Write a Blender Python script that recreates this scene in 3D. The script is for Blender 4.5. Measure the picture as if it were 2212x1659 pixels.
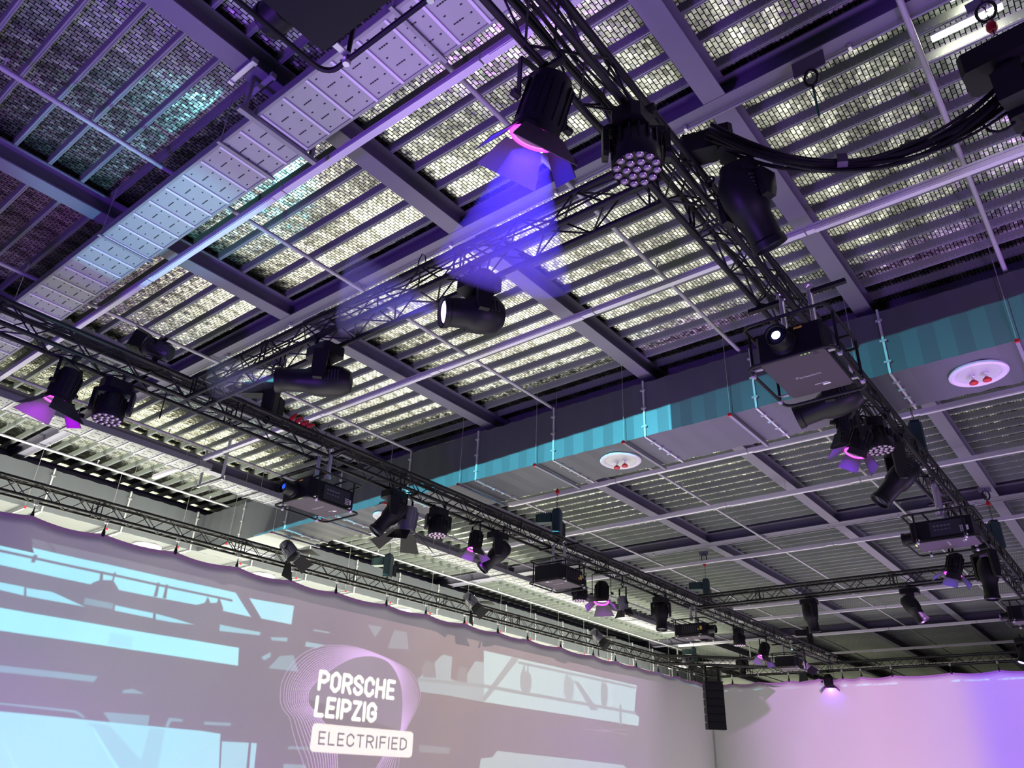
import bpy, math, random
import numpy as np
from mathutils import Vector, Matrix
random.seed(7)
rnd = random.Random(11)
for _o in list(bpy.data.objects):
    bpy.data.objects.remove(_o, do_unlink=True)
SC = bpy.context.scene
COL = SC.collection
PI = math.pi

# ------------------------------------------------------------------ camera
cam_d = bpy.data.cameras.new('camera')
cam_d.sensor_fit = 'HORIZONTAL'
cam_d.sensor_width = 36.0
cam_d.lens = 36.0 * 1672.64 / 2212.0
cam_d.clip_start = 0.05
cam_d.clip_end = 300
cam = bpy.data.objects.new('camera', cam_d)
COL.objects.link(cam)
_R = np.array([[0.78129631, -0.2642073, -0.56548261],
               [0.62307039, 0.38366303, 0.68160544],
               [0.03686964, -0.88487128, 0.46437425]])
_x, _y, _z = _R[:, 0], -_R[:, 1], -_R[:, 2]
cam.matrix_world = Matrix(((_x[0], _y[0], _z[0], 0.0), (_x[1], _y[1], _z[1], 0.0), (_x[2], _y[2], _z[2], 1.6), (0, 0, 0, 1)))
SC.camera = cam

# ------------------------------------------------------------------ world, exposure
SC.view_settings.view_transform = 'Standard'
SC.view_settings.look = 'None'
SC.view_settings.exposure = 0.0
SC.view_settings.gamma = 1.0
SC.view_settings.use_curve_mapping = False
wd = bpy.data.worlds.new('hall_air')
SC.world = wd
wd.use_nodes = True
wd.node_tree.nodes['Background'].inputs[0].default_value = (0.16, 0.2, 0.26, 1)
wd.node_tree.nodes['Background'].inputs[1].default_value = 0.05
SC.cycles.use_denoising = True
SC.cycles.max_bounces = 5
SC.cycles.diffuse_bounces = 3
SC.cycles.glossy_bounces = 3
SC.cycles.transmission_bounces = 3
SC.cycles.volume_bounces = 0
SC.cycles.sample_clamp_indirect = 6.0
SC.cycles.caustics_reflective = False
SC.cycles.caustics_refractive = False


def area(name, loc, rot, sx, sy, power, col, spread=PI):
    d = bpy.data.lights.new(name, 'AREA')
    d.shape = 'RECTANGLE'
    d.size, d.size_y = sx, sy
    d.energy = power
    d.color = col
    d.spread = spread
    o = bpy.data.objects.new(name, d)
    o.location = loc
    o.rotation_euler = rot
    COL.objects.link(o)
    return o


UP = (PI, 0, 0)
# bright neighbouring hall beyond the left curtain: its light washes up under the roof
area('hall_light', (-31.3, 28, 1.2), UP, 20.5, 46, 12500, (1.0, 0.98, 0.72))
area('hall_light', (-22.5, 12, 4.6), UP, 4, 26, 110, (0.55, 0.95, 1.0))
# added unseen fill panels standing in for bounce off the floor, brightening the deck
area('floor_fill', (-11.3, 19, 0.3), UP, 9.8, 30, 1500, (1.0, 0.985, 0.80), 2.1)
area('floor_fill', (-2.7, 19, 0.3), UP, 7.4, 30, 520, (1.0, 0.985, 0.84), 2.1)
area('floor_fill', (8, 14, 0.3), UP, 12, 26, 380, (0.85, 0.98, 0.90))
area('floor_fill', (-8, 29.5, 0.4), UP, 14, 5, 60, (1.0, 0.96, 0.95))
area('floor_fill', (-6, 0.5, 0.3), UP, 11, 11, 80, (0.62, 1.0, 0.92))
# added fill panel hidden behind the left curtain, brightening the duct face
area('duct_fill', (-16.9, 17, 4.9), (0, PI * .78, 0), 1.0, 34, 3800, (1.0, 1.0, 0.80))
# added unseen violet panels near the floor, standing in for coloured bounce
area('violet_fill', (-5.5, -3.0, 0.5), UP, 1.2, 1.2, 900, (0.28, 0.07, 1.0))
area('violet_fill', (3.5, 4, 0.5), UP, 1.2, 1.2, 420, (0.5, 0.2, 1.0))
area('violet_fill', (5, 16, 0.5), UP, 1.2, 1.2, 420, (0.6, 0.26, 1.0))

# ------------------------------------------------------------------ materials


def new_mat(name):
    m = bpy.data.materials.new(name)
    m.use_nodes = True
    nt = m.node_tree
    return m, nt, nt.nodes['Principled BSDF']


def mat(name, col, rough=0.5, metal=0.0, var=0.12, scale=6.0, spec=0.5, bump=0.0):
    m, nt, b = new_mat(name)
    tc = nt.nodes.new('ShaderNodeTexCoord')
    nz = nt.nodes.new('ShaderNodeTexNoise')
    nz.inputs['Scale'].default_value = scale
    nz.inputs['Detail'].default_value = 3
    nt.links.new(tc.outputs['Object'], nz.inputs['Vector'])
    mx = nt.nodes.new('ShaderNodeMix')
    mx.data_type = 'RGBA'
    mx.inputs[6].default_value = (*[c * (1 - var) for c in col], 1)
    mx.inputs[7].default_value = (*[min(1, c * (1 + var)) for c in col], 1)
    nt.links.new(nz.outputs['Fac'], mx.inputs[0])
    nt.links.new(mx.outputs[2], b.inputs['Base Color'])
    b.inputs['Roughness'].default_value = rough
    b.inputs['Metallic'].default_value = metal
    b.inputs['Specular IOR Level'].default_value = spec
    if bump:
        bp = nt.nodes.new('ShaderNodeBump')
        bp.inputs['Strength'].default_value = bump
        bp.inputs['Distance'].default_value = 0.01
        nt.links.new(nz.outputs['Fac'], bp.inputs['Height'])
        nt.links.new(bp.outputs[0], b.inputs['Normal'])
    return m


def emit(name, col, strength):
    m, nt, b = new_mat(name)
    b.inputs['Base Color'].default_value = (*[c * .3 for c in col], 1)
    b.inputs['Emission Color'].default_value = (*col, 1)
    b.inputs['Emission Strength'].default_value = strength
    return m


M = {}
M['black'] = mat('black_paint', (0.006, 0.0065, 0.008), 0.5, spec=.3)
M['truss'] = mat('black_truss_paint', (0.005, 0.0055, 0.007), 0.5, spec=0.28)
M['plastic'] = mat('black_plastic', (0.006, 0.006, 0.008), 0.45, spec=.3)
M['rubber'] = mat('black_cable_rubber', (0.005, 0.005, 0.006), 0.55, spec=.25)
M['steel'] = mat('grey_beam_paint', (0.13, 0.122, 0.17), 0.55, var=.06, scale=2)
M['white'] = mat('white_track_enamel', (0.56, 0.54, 0.62), 0.4, var=.03)
M['pipe'] = mat('grey_pipe_paint', (0.3, 0.29, 0.33), 0.45, var=.05)
M['galv'] = mat('galvanised_sheet', (0.60, 0.62, 0.64), 0.42, 0.55, var=.1, scale=2.5)
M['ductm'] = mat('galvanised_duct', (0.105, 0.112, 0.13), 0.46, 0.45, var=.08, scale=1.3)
M['tray'] = mat('galvanised_tray', (0.29, 0.3, 0.33), 0.5, 0.3, var=.06, scale=4)
M['traydark'] = mat('dark_galvanised_rail', (0.22, 0.22, 0.26), 0.5, 0.4)
M['hole'] = mat('slot_shadow_black', (0.01, 0.01, 0.012), 0.8)
M['zinc'] = mat('zinc_plated_steel', (0.7, 0.7, 0.72), 0.3, 0.8)
M['red'] = mat('red_plastic', (0.42, 0.01, 0.02), 0.4)
M['yellow'] = mat('yellow_label', (0.75, 0.5, 0.08), 0.5)
M['label'] = mat('white_label', (0.85, 0.82, 0.85), 0.5)
M['print'] = mat('pale_grey_print', (0.32, 0.28, 0.33), 0.5)
M['grey'] = mat('grey_plastic', (0.03, 0.03, 0.036), 0.45)
M['projplate'] = mat('projector_grey_shell', (0.045, 0.032, 0.05), 0.5, var=.04)
M['teal'] = mat('dark_teal_paint', (0.02, 0.045, 0.048), 0.4)
M['floor'] = mat('grey_concrete_floor', (0.32, 0.31, 0.32), 0.6)
M['wall'] = mat('grey_wall_panel', (0.38, 0.39, 0.36), 0.6)
M['roof'] = mat('grey_roof_slab', (0.2, 0.2, 0.2), 0.7)
M['glass'] = mat('dark_lens_glass', (0.015, 0.02, 0.04), 0.05, spec=0.9)
M['cell'] = mat('clear_lens_cell', (0.30, 0.22, 0.34), 0.15, 0.5, spec=0.8)
M['silver'] = mat('silver_lamp_shell', (0.22, 0.22, 0.25), 0.4, 0.5)
M['brown'] = mat('brown_steel_column', (0.2, 0.19, 0.2), 0.5)
M['lit'] = emit('magenta_white_lamp', (1.0, 0.42, 1.0), 14)
M['litring'] = emit('magenta_lamp_ring', (0.9, 0.03, 1.0), 5)
M['litblue'] = emit('blue_white_lamp', (0.55, 0.35, 1.0), 7)
M['projlens'] = emit('projector_light', (0.55, 0.85, 1.0), 16)
M['led'] = emit('green_indicator', (0.45, 1.0, 0.15), 4)
M['bluelens'] = emit('faint_blue_lens', (0.02, 0.10, 0.7), 1.2)
M['tube'] = emit('fluorescent_tube', (1.0, 0.95, 0.78), 60)
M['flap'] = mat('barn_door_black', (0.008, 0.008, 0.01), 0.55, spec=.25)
M['flaplit'] = mat('barn_door_black_lit', (0.03, 0.022, 0.034), 0.55)  # lighter copy of the black door paint, lamp glow put into the colour


def rib_material():
    m, nt, b = new_mat('perforated_rib_steel')
    tc = nt.nodes.new('ShaderNodeTexCoord')
    mp = nt.nodes.new('ShaderNodeMapping')
    nt.links.new(tc.outputs['Object'], mp.inputs[0])
    vo = nt.nodes.new('ShaderNodeTexVoronoi')
    vo.inputs['Scale'].default_value = 1.0
    vo.inputs['Randomness'].default_value = 0.0
    mp.inputs['Scale'].default_value = (15.4, 30.0, 30.0)
    nt.links.new(mp.outputs[0], vo.inputs['Vector'])
    rp = nt.nodes.new('ShaderNodeValToRGB')
    rp.color_ramp.elements[0].position = 0.22
    rp.color_ramp.elements[0].color = (0.46, 0.48, 0.42, 1)
    rp.color_ramp.elements[1].position = 0.34
    rp.color_ramp.elements[1].color = (0.2, 0.225, 0.205, 1)
    nt.links.new(vo.outputs['Distance'], rp.inputs[0])
    nt.links.new(rp.outputs[0], b.inputs['Base Color'])
    b.inputs['Roughness'].default_value = 0.5
    b.inputs['Metallic'].default_value = 0.2
    return m


M['rib'] = rib_material()
M['riblip'] = mat('rib_lip_steel', (0.21, 0.215, 0.25), 0.45, 0.2, var=.08)


def tile_material():
    """embossed acoustic sheet: staggered bright tabs between dark slots"""
    m, nt, b = new_mat('embossed_acoustic_sheet')
    tc = nt.nodes.new('ShaderNodeTexCoord')
    sp = nt.nodes.new('ShaderNodeSeparateXYZ')
    nt.links.new(tc.outputs['Object'], sp.inputs[0])
    cb = nt.nodes.new('ShaderNodeCombineXYZ')
    nt.links.new(sp.outputs['Y'], cb.inputs['X'])
    nt.links.new(sp.outputs['X'], cb.inputs['Y'])
    br = nt.nodes.new('ShaderNodeTexBrick')
    br.offset = 0.5
    br.inputs['Scale'].default_value = 1.0
    br.inputs['Brick Width'].default_value = 0.088
    br.inputs['Row Height'].default_value = 0.047
    br.inputs['Mortar Size'].default_value = 0.0055
    br.inputs['Mortar Smooth'].default_value = 0.15
    br.inputs['Bias'].default_value = 0.1
    br.inputs['Color1'].default_value = (0.33, 0.345, 0.30, 1)
    br.inputs['Color2'].default_value = (0.97, 0.98, 0.86, 1)  # tabs range from dull to bright, glints painted into their colour
    br.inputs['Mortar'].default_value = (0.02, 0.022, 0.02, 1)
    nt.links.new(cb.outputs[0], br.inputs['Vector'])
    # columns of bright and dim reflection painted into the sheet colour
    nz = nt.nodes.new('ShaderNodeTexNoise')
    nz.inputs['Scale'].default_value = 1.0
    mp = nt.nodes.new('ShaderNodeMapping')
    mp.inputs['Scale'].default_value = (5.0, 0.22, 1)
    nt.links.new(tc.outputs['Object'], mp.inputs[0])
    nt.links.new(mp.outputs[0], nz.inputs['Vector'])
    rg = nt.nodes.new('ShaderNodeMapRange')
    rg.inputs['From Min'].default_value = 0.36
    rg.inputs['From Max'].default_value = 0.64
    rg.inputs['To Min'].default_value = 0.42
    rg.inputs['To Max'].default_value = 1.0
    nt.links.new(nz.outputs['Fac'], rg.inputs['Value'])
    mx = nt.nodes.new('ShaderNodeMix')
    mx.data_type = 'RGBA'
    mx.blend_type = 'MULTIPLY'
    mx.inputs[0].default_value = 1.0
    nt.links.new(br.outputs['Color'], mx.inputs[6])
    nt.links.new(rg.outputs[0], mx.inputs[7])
    nt.links.new(mx.outputs[2], b.inputs['Base Color'])
    b.inputs['Roughness'].default_value = 0.26
    b.inputs['Metallic'].default_value = 1.0
    # every little tab is pressed out askew, leaning toward one side
    ge = nt.nodes.new('ShaderNodeNewGeometry')
    n2 = nt.nodes.new('ShaderNodeTexNoise')
    n2.inputs['Scale'].default_value = 15.0
    n2.inputs['Detail'].default_value = 1.0
    nt.links.new(tc.outputs['Object'], n2.inputs['Vector'])
    v1 = nt.nodes.new('ShaderNodeVectorMath')
    v1.operation = 'MULTIPLY_ADD'
    v1.inputs[1].default_value = (0.45, 0.45, 0.0)
    v1.inputs[2].default_value = (-0.225 + 0.22, -0.225 - 0.26, 0.0)
    nt.links.new(n2.outputs['Color'], v1.inputs[0])
    v2 = nt.nodes.new('ShaderNodeVectorMath')
    nt.links.new(v1.outputs[0], v2.inputs[0])
    nt.links.new(ge.outputs['Normal'], v2.inputs[1])
    v3 = nt.nodes.new('ShaderNodeVectorMath')
    v3.operation = 'NORMALIZE'
    nt.links.new(v2.outputs[0], v3.inputs[0])
    nt.links.new(v3.outputs[0], b.inputs['Normal'])
    return m


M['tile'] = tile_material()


def cloth_material():
    m, nt, b = new_mat('white_projection_cloth')
    tc = nt.nodes.new('ShaderNodeTexCoord')
    nz = nt.nodes.new('ShaderNodeTexNoise')
    nz.inputs['Scale'].default_value = 0.8
    mp = nt.nodes.new('ShaderNodeMapping')
    mp.inputs['Scale'].default_value = (1, 1, 0.4)
    nt.links.new(tc.outputs['Object'], mp.inputs[0])
    nt.links.new(mp.outputs[0], nz.inputs['Vector'])
    bp = nt.nodes.new('ShaderNodeBump')
    bp.inputs['Strength'].default_value = 0.35
    bp.inputs['Distance'].default_value = 0.15
    nt.links.new(nz.outputs['Fac'], bp.inputs['Height'])
    nt.links.new(bp.outputs[0], b.inputs['Normal'])
    b.inputs['Base Color'].default_value = (0.56, 0.555, 0.57, 1)
    b.inputs['Roughness'].default_value = 0.85
    b.inputs['Specular IOR Level'].default_value = 0.1
    return m


M['cloth'] = cloth_material()
M['hem'] = mat('mauve_curtain_hem', (0.30, 0.17, 0.34), 0.8)

# ------------------------------------------------------------------ mesh helpers


class MB:
    """collects simple solids and links them as one mesh object"""

    def __init__(self):
        self.v = []
        self.f = []

    def add(self, vs, fs):
        n = len(self.v)
        self.v += [tuple(p) for p in vs]
        self.f += [tuple(i + n for i in f) for f in fs]
        return self

    def box(self, c, s, rot=None):
        hx, hy, hz = s[0] / 2, s[1] / 2, s[2] / 2
        vs = [Vector((x, y, z)) for x in (-hx, hx) for y in (-hy, hy) for z in (-hz, hz)]
        if rot is not None:
            vs = [rot @ p for p in vs]
        vs = [p + Vector(c) for p in vs]
        return self.add(vs, [(0, 1, 3, 2), (4, 6, 7, 5), (0, 4, 5, 1), (2, 3, 7, 6), (0, 2, 6, 4), (1, 5, 7, 3)])

    def bbox(self, c, s, ch=.02):
        """box with chamfered long edges along z (octagonal prism, capped)"""
        hx, hy, hz = s[0] / 2, s[1] / 2, s[2] / 2
        pr = [(hx - ch, -hy), (hx, -hy + ch), (hx, hy - ch), (hx - ch, hy), (-hx + ch, hy), (-hx, hy - ch), (-hx, -hy + ch), (-hx + ch, -hy)]
        return self.prism([(c[0] + x, c[1] + y) for x, y in pr], c[2] - hz, c[2] + hz)

    def prism(self, poly, z0, z1):
        n = len(poly)
        vs = [(x, y, z0) for x, y in poly] + [(x, y, z1) for x, y in poly]
        fs = [tuple(range(n - 1, -1, -1)), tuple(range(n, 2 * n))]
        fs += [(i, (i + 1) % n, n + (i + 1) % n, n + i) for i in range(n)]
        return self.add(vs, fs)

    def tube(self, path, r, seg=8, closed=False):
        pts = [Vector(p) for p in path]
        n = len(pts)
        rs = r if isinstance(r, (list, tuple)) else [r] * n
        vs, fs = [], []
        prev = None
        for i, p in enumerate(pts):
            if closed:
                t = pts[(i + 1) % n] - pts[i - 1]
            else:
                t = pts[min(i + 1, n - 1)] - pts[max(i - 1, 0)]
            t.normalize()
            if prev is None:
                a = Vector((0, 0, 1)) if abs(t.z) < .9 else Vector((1, 0, 0))
                u = t.cross(a).normalized()
            else:
                u = (prev - t * prev.dot(t)).normalized()
            prev = u
            w = t.cross(u)
            for k in range(seg):
                an = 2 * PI * k / seg
                vs.append(p + (u * math.cos(an) + w * math.sin(an)) * rs[i])
        m = n if closed else n - 1
        for i in range(m):
            j = (i + 1) % n
            for k in range(seg):
                l = (k + 1) % seg
                fs.append((i * seg + k, i * seg + l, j * seg + l, j * seg + k))
        if not closed:
            fs.append(tuple(range(seg - 1, -1, -1)))
            fs.append(tuple((n - 1) * seg + k for k in range(seg)))
        return self.add(vs, fs)

    def lathe(self, prof, seg=20, mtx=None):
        """profile of (radius, z) turned about z, ends capped when radius > 0"""
        vs, fs = [], []
        for r, z in prof:
            for k in range(seg):
                a = 2 * PI * k / seg
                vs.append(Vector((r * math.cos(a), r * math.sin(a), z)))
        n = len(prof)
        for i in range(n - 1):
            for k in range(seg):
                l = (k + 1) % seg
                fs.append((i * seg + k, i * seg + l, (i + 1) * seg + l, (i + 1) * seg + k))
        fs.append(tuple(range(seg - 1, -1, -1)))
        fs.append(tuple((n - 1) * seg + k for k in range(seg)))
        if mtx is not None:
            vs = [mtx @ p for p in vs]
        return self.add(vs, fs)

    def xf(self, mtx):
        self.v = [tuple(mtx @ Vector(p)) for p in self.v]
        return self

    def mesh(self, name, m, smooth=False):
        me = bpy.data.meshes.new(name)
        me.from_pydata(self.v, [], self.f)
        me.materials.append(m)
        if smooth:
            me.polygons.foreach_set('use_smooth', [True] * len(me.polygons))
            try:
                me.set_sharp_from_angle(angle=0.7)
            except Exception:
                pass
        me.update()
        return me

    def build(self, name, m, parent=None, smooth=False, **props):
        o = bpy.data.objects.new(name, self.mesh(name, m, smooth))
        COL.objects.link(o)
        if parent is not None:
            o.parent = parent
        for k, v in props.items():
            o[k] = v
        return o


def inst(name, me, parent, loc=(0, 0, 0), rot=None):
    o = bpy.data.objects.new(name, me)
    COL.objects.link(o)
    o.parent = parent
    o.location = loc
    if rot is not None:
        o.rotation_euler = rot
    return o


def tag(o, label, cat, group=None, kind=None):
    if label:
        o['label'] = label
    if cat:
        o['category'] = cat
    if group:
        o['group'] = group
    if kind:
        o['kind'] = kind
    return o


def thing(name, label, cat, loc=(0, 0, 0), yaw=0.0, group=None):
    o = bpy.data.objects.new(name, None)
    o.empty_display_size = .1
    COL.objects.link(o)
    o.location = loc
    o.rotation_euler = (0, 0, yaw)
    return tag(o, label, cat, group)


def structure(o):
    o['kind'] = 'structure'
    return o


def frame_to(d):
    """matrix whose +z axis points along d"""
    d = Vector(d).normalized()
    return d.to_track_quat('Z', 'Y').to_matrix().to_4x4()


def rrect(w, h, r, z=0.0, n=5):
    pts = []
    for cx, cy, a0 in ((w / 2 - r, h / 2 - r, 0), (-w / 2 + r, h / 2 - r, PI / 2), (-w / 2 + r, -h / 2 + r, PI), (w / 2 - r, -h / 2 + r, 1.5 * PI)):
        for k in range(n + 1):
            a = a0 + PI / 2 * k / n
            pts.append((cx + r * math.cos(a), cy + r * math.sin(a), z))
    return pts
# ------------------------------------------------------------------ room shell
ZF = 8.32      # upper flats of the roof deck
ZR = 8.22      # underside of its ribs
PITCH = 0.3965
structure(MB().box((-9, 24, -0.1), (66, 80, 0.2)).build('floor', M['floor']))
structure(MB().box((-42.1, 24, 4.2), (.2, 80, 8.6)).build('wall_left', M['wall']))
structure(MB().box((24.1, 24, 4.2), (.2, 80, 8.6)).build('wall_right', M['wall']))
structure(MB().box((-9, 64.1, 4.2), (66, .2, 8.6)).build('wall_back', M['wall']))
structure(MB().box((-9, -16.1, 4.2), (66, .2, 8.6)).build('wall_front', M['wall']))
ceil = structure(MB().box((-9, 24, 8.48), (66, 80, .2)).build('ceiling', M['roof']))
XA, XB = -41.9, 23.9
rib_mb = MB()
_w = [(-.054, ZF), (-.04, ZR), (0, ZR), (.014, ZF)]
rib_mb.add([(x, y, z) for x in (XA, XB) for y, z in _w], [(0, 4, 5, 1), (1, 5, 6, 2), (2, 6, 7, 3), (0, 1, 2, 3), (7, 6, 5, 4)])
rib_me = rib_mb.mesh('deck_rib', M['rib'])
lip_me = MB().box(((XA + XB) / 2, -.029, ZR - .004), (XB - XA, .013, .008)).box(((XA + XB) / 2, -.006, ZR - .004), (XB - XA, .013, .008)).mesh('rib_lip', M['riblip'])
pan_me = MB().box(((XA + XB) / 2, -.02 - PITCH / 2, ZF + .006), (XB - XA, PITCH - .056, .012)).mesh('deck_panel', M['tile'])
far_rib, far_lip, far_pan = MB(), MB(), MB()
Y0 = 8.278 - 25 * PITCH
for k in range(165):
    y = Y0 + k * PITCH
    if y < 24:
        r = inst('deck_rib', rib_me, ceil, (0, y, 0))
        inst('rib_lip', lip_me, r)
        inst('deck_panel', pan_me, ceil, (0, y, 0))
    elif y < 62:
        far_rib.add([(a, b + y, c) for a, b, c in rib_mb.v], rib_mb.f)
        far_lip.box(((XA + XB) / 2, y - .018, ZR - .003), (XB - XA, .03, .006))
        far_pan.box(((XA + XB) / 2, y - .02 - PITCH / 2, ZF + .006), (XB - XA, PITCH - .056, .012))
far_rib.build('deck_ribs_beyond', M['rib'], ceil, kind='stuff')
far_lip.build('rib_lips_beyond', M['riblip'], ceil, kind='stuff')
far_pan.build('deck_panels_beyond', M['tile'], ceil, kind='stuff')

# ------------------------------------------------------------------ steel frame
ZB = 7.95      # beam undersides


def beam(label, along, pos, a, b, w=.24, group=None, z=ZB, h=.27):
    """H section with bottom flange, web and top flange"""
    t = thing('steel_beam', label, 'beam', (pos, a, z) if along == 'y' else (a, pos, z), PI / 2 if along == 'y' else 0, group)
    L = b - a
    MB().box((L / 2, 0, .009), (L, w, .018)).build('bottom_flange', M['steel'], t)
    MB().box((L / 2, 0, h / 2), (L, .012, h - .036)).build('web', M['steel'], t)
    MB().box((L / 2, 0, h - .009), (L, w, .018)).build('top_flange', M['steel'], t)
    return t


cross = 'cross beams under the roof deck'
for x, lb in ((1.46, 'steel cross beam crossing the top right corner above the cable bundle'),
              (-2.10, 'broad steel cross beam right of the long truss that carries the nearest projectors'),
              (-5.68, 'steel cross beam that passes behind the blue lit moving head'),
              (-9.25, 'steel cross beam that starts at the left edge below the cable tray clamp'),
              (-12.83, 'steel cross beam mostly hidden by the cable laden truss on the left'),
              (-16.39, 'shaded steel cross beam behind the lower cable tray on the left'),
              (-19.96, 'steel cross beam beyond the left curtain above the duct corner'),
              (5.04, 'steel cross beam at the far right edge behind the right duct end')):
    beam(lb, 'y', x, -9 if x > -3 else -6, 60, group=cross)
mainb = 'main beams across the hall'
beam('deep main beam across the hall just above the short cross truss', 'x', 5.70, -40, 22, .22, mainb, ZB - .006)
beam('main beam across the hall beyond the big duct with chain hooks below', 'x', 20.1, -40, 22, .3, mainb, ZB - .006)
beam('main beam across the hall above the far white curtain', 'x', 34.5, -40, 22, .3, mainb, ZB - .006)
# thin conduits clipped under the main beams
for y, lb in ((5.74, 'thin dark conduit clipped under the main beam near the cross truss'), (20.14, 'thin dark conduit clipped under the main beam beyond the duct')):
    t = thing('conduit', lb, 'pipe', (0, y, ZB - .052))
    MB().tube([(-30, 0, 0), (20, 0, 0)], .014, 6).build('tube', M['traydark'], t)
    for k in range(28):
        MB().box((-28 + k * 1.7, 0, .012), (.03, .06, .05)).build('clip', M['zinc'], t)

# ------------------------------------------------------------------ white light tracks
trk = 'white light tracks across the hall'
seg_me = MB().box((1.49, 0, .0425), (2.98, .078, .085)).mesh('trunking', M['white'])
groove_me = MB().box((1.49, -.0395, .05), (2.98, .003, .006)).mesh('groove', M['traydark'])
cov_me = MB().box((1.45, 0, -.006), (2.7, .062, .014)).mesh('cover_strip', M['white'])
wire_me = MB().tube([(0, 0, .08), (0, 0, .6)], .003, 5).mesh('hanger_wire', M['traydark'])
for y, x0, x1, lb in ((3.60, -18.5, 12, 'long white light track nearest the perforated cable tray'),
                      (7.79, -17, 12, 'white light track running below the blue moving head to the cable bundle'),
                      (13.70, -11.3, 12, 'white light track along the far lower edge of the big duct'),
                      (16.40, -16, 12, 'white light track between the duct and the second main beam'),
                      (20.70, -15, 12, 'white light track just below the hanging chain hook of the rear hoist'),
                      (26.9, -11.6, 12, 'white light track behind the rear cross truss starting by its hoist'),
                      (29.0, -13, 12, 'white light track crossing behind the rear moving heads'),
                      (33.0, -17, 12, 'white light track in front of the far curtain truss top'),
                      (37.7, -16, 14, 'white light track just above the far curtain truss'),
                      (42.5, -18, 14, 'faint farthest white light track above the far curtain')):
    t = thing('light_track', lb, 'light track', (x0, y, 7.6), 0, trk)
    n = int((x1 - x0) / 3) + 1
    for k in range(n):
        s = inst('trunking', seg_me, t, (k * 3, 0, 0))
        if y < 10:
            inst('groove', groove_me, s)
        if k % 3 != 1:
            inst('cover_strip', cov_me, t, (k * 3, 0, 0))
        inst('hanger_wire', wire_me, t, (k * 3 + 1.4, 0, 0))

# ------------------------------------------------------------------ sprinkler pipes
spr = 'sprinkler pipes between the cross beams'
for x, y0, y1, lb in ((-.29, -3, 60, 'sprinkler pipe at the right crossing the cable bundle'),
                      (-3.90, -3, 60, 'sprinkler pipe passing behind the brightest blue lamp and its barn doors'),
                      (-7.48, -4, 60, 'sprinkler pipe on the left running under the near cable tray'),
                      (-11.09, 1, 60, 'sprinkler pipe crossing behind the flood lamp on the left truss'),
                      (-14.66, 2, 60, 'sprinkler pipe beside the lower cable tray on the left'),
                      (-17.7, 2, 60, 'pale pipe beside the left duct under the bright roof'),
                      (3.3, -3, 60, 'sprinkler pipe at the far right edge')):
    t = thing('sprinkler_pipe', lb, 'pipe', (x * 1.018, y0, 7.875), 0, spr)
    MB().tube([(0, 0, 0), (0, y1 - y0, 0)], .03, 10).build('tube', M['pipe'], t, True)
    k = 2.0
    while k < 34:
        MB().tube([(.0, k, .0), (.04, k, .09)], .010, 6).lathe([(.016, .08), (.024, .095), (.008, .105)], 8, Matrix.Translation((.04, k, 0))).build('sprinkler_head', M['pipe'], t)
        MB().tube([(0, k + .9, 0), (0, k + .9, .34)], .004, 5).build('hanger', M['zinc'], t)
        k += 2.9

# ------------------------------------------------------------------ ducts


def duct(label, loc, yaw, W, H, sections, group='galvanised air ducts'):
    """box duct along local x, section faces folded in shallow stiffening beads"""
    t = thing('air_duct', label, 'duct', loc, yaw, group)
    for x0, x1 in sections:
        n = max(2, int(round((x1 - x0) / .2)))
        mb = MB()
        for i in range(n + 1):
            x = x0 + .012 + (x1 - x0 - .024) * i / n
            e = .012 if i % 2 else 0.0
            mb.v += [(x, e, e), (x, W - e, e), (x, W - e, H - e), (x, e, H - e)]
        for i in range(n):
            a, b = 4 * i, 4 * i + 4
            mb.f += [(a, b, b + 1, a + 1), (a + 1, b + 1, b + 2, a + 2), (a + 2, b + 2, b + 3, a + 3), (a + 3, b + 3, b, a)]
        mb.f += [(0, 1, 2, 3), (4 * n + 3, 4 * n + 2, 4 * n + 1, 4 * n)]
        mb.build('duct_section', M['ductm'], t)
        fl = MB()
        x = x1
        fl.box((x, -.012, H / 2), (.03, .03, H + .05)).box((x, W + .012, H / 2), (.03, .03, H + .05))
        fl.box((x, W / 2, -.012), (.03, W + .05, .03)).box((x, W / 2, H + .012), (.03, W + .05, .03))
        fr = fl.build('joint_frame', M['galv'], t)
        cl = MB()
        for k in range(4):
            cl.box((x, W * (k + .5) / 4.5 + .1, -.035), (.09, .03, .02))
        for k in range(3):
            cl.box((x, -.035, H * (k + .5) / 3), (.09, .02, .03))
        cl.build('joint_clamps', M['zinc'], fr, kind='stuff')
        hx = (x0 + x1) / 2 + .55
        hb = MB().box((hx, W / 2, -.045), (.045, W + .16, .04)).build('hanger_bar', M['traydark'], t)
        MB().tube([(hx, -.06, -.06), (hx, -.06, 1.55)], .005, 5).tube([(hx, W + .06, -.06), (hx, W + .06, 1.55)], .005, 5).build('hanger_rods', M['zinc'], hb, kind='stuff')
        MB().box((hx, -.09, -.045), (.05, .03, .045)).build('end_cap', M['red'], hb)
    return t


xs = [-18.95, -17.1, -15.25, -13.4, -11.2, -9.34, -7.52, -5.67, -3.78, -1.89, 0, 1.9, 3.8, 5.7, 7.6]
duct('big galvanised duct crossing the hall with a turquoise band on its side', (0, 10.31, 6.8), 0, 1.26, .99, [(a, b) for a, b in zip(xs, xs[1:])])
ys = [-1 + 1.85 * k for k in range(24)]
duct('galvanised duct along the left behind the curtain truss', (-18.97, 0, 6.8), PI / 2, 1.3, .99, [(a, b) for a, b in zip(ys, ys[1:])])


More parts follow.
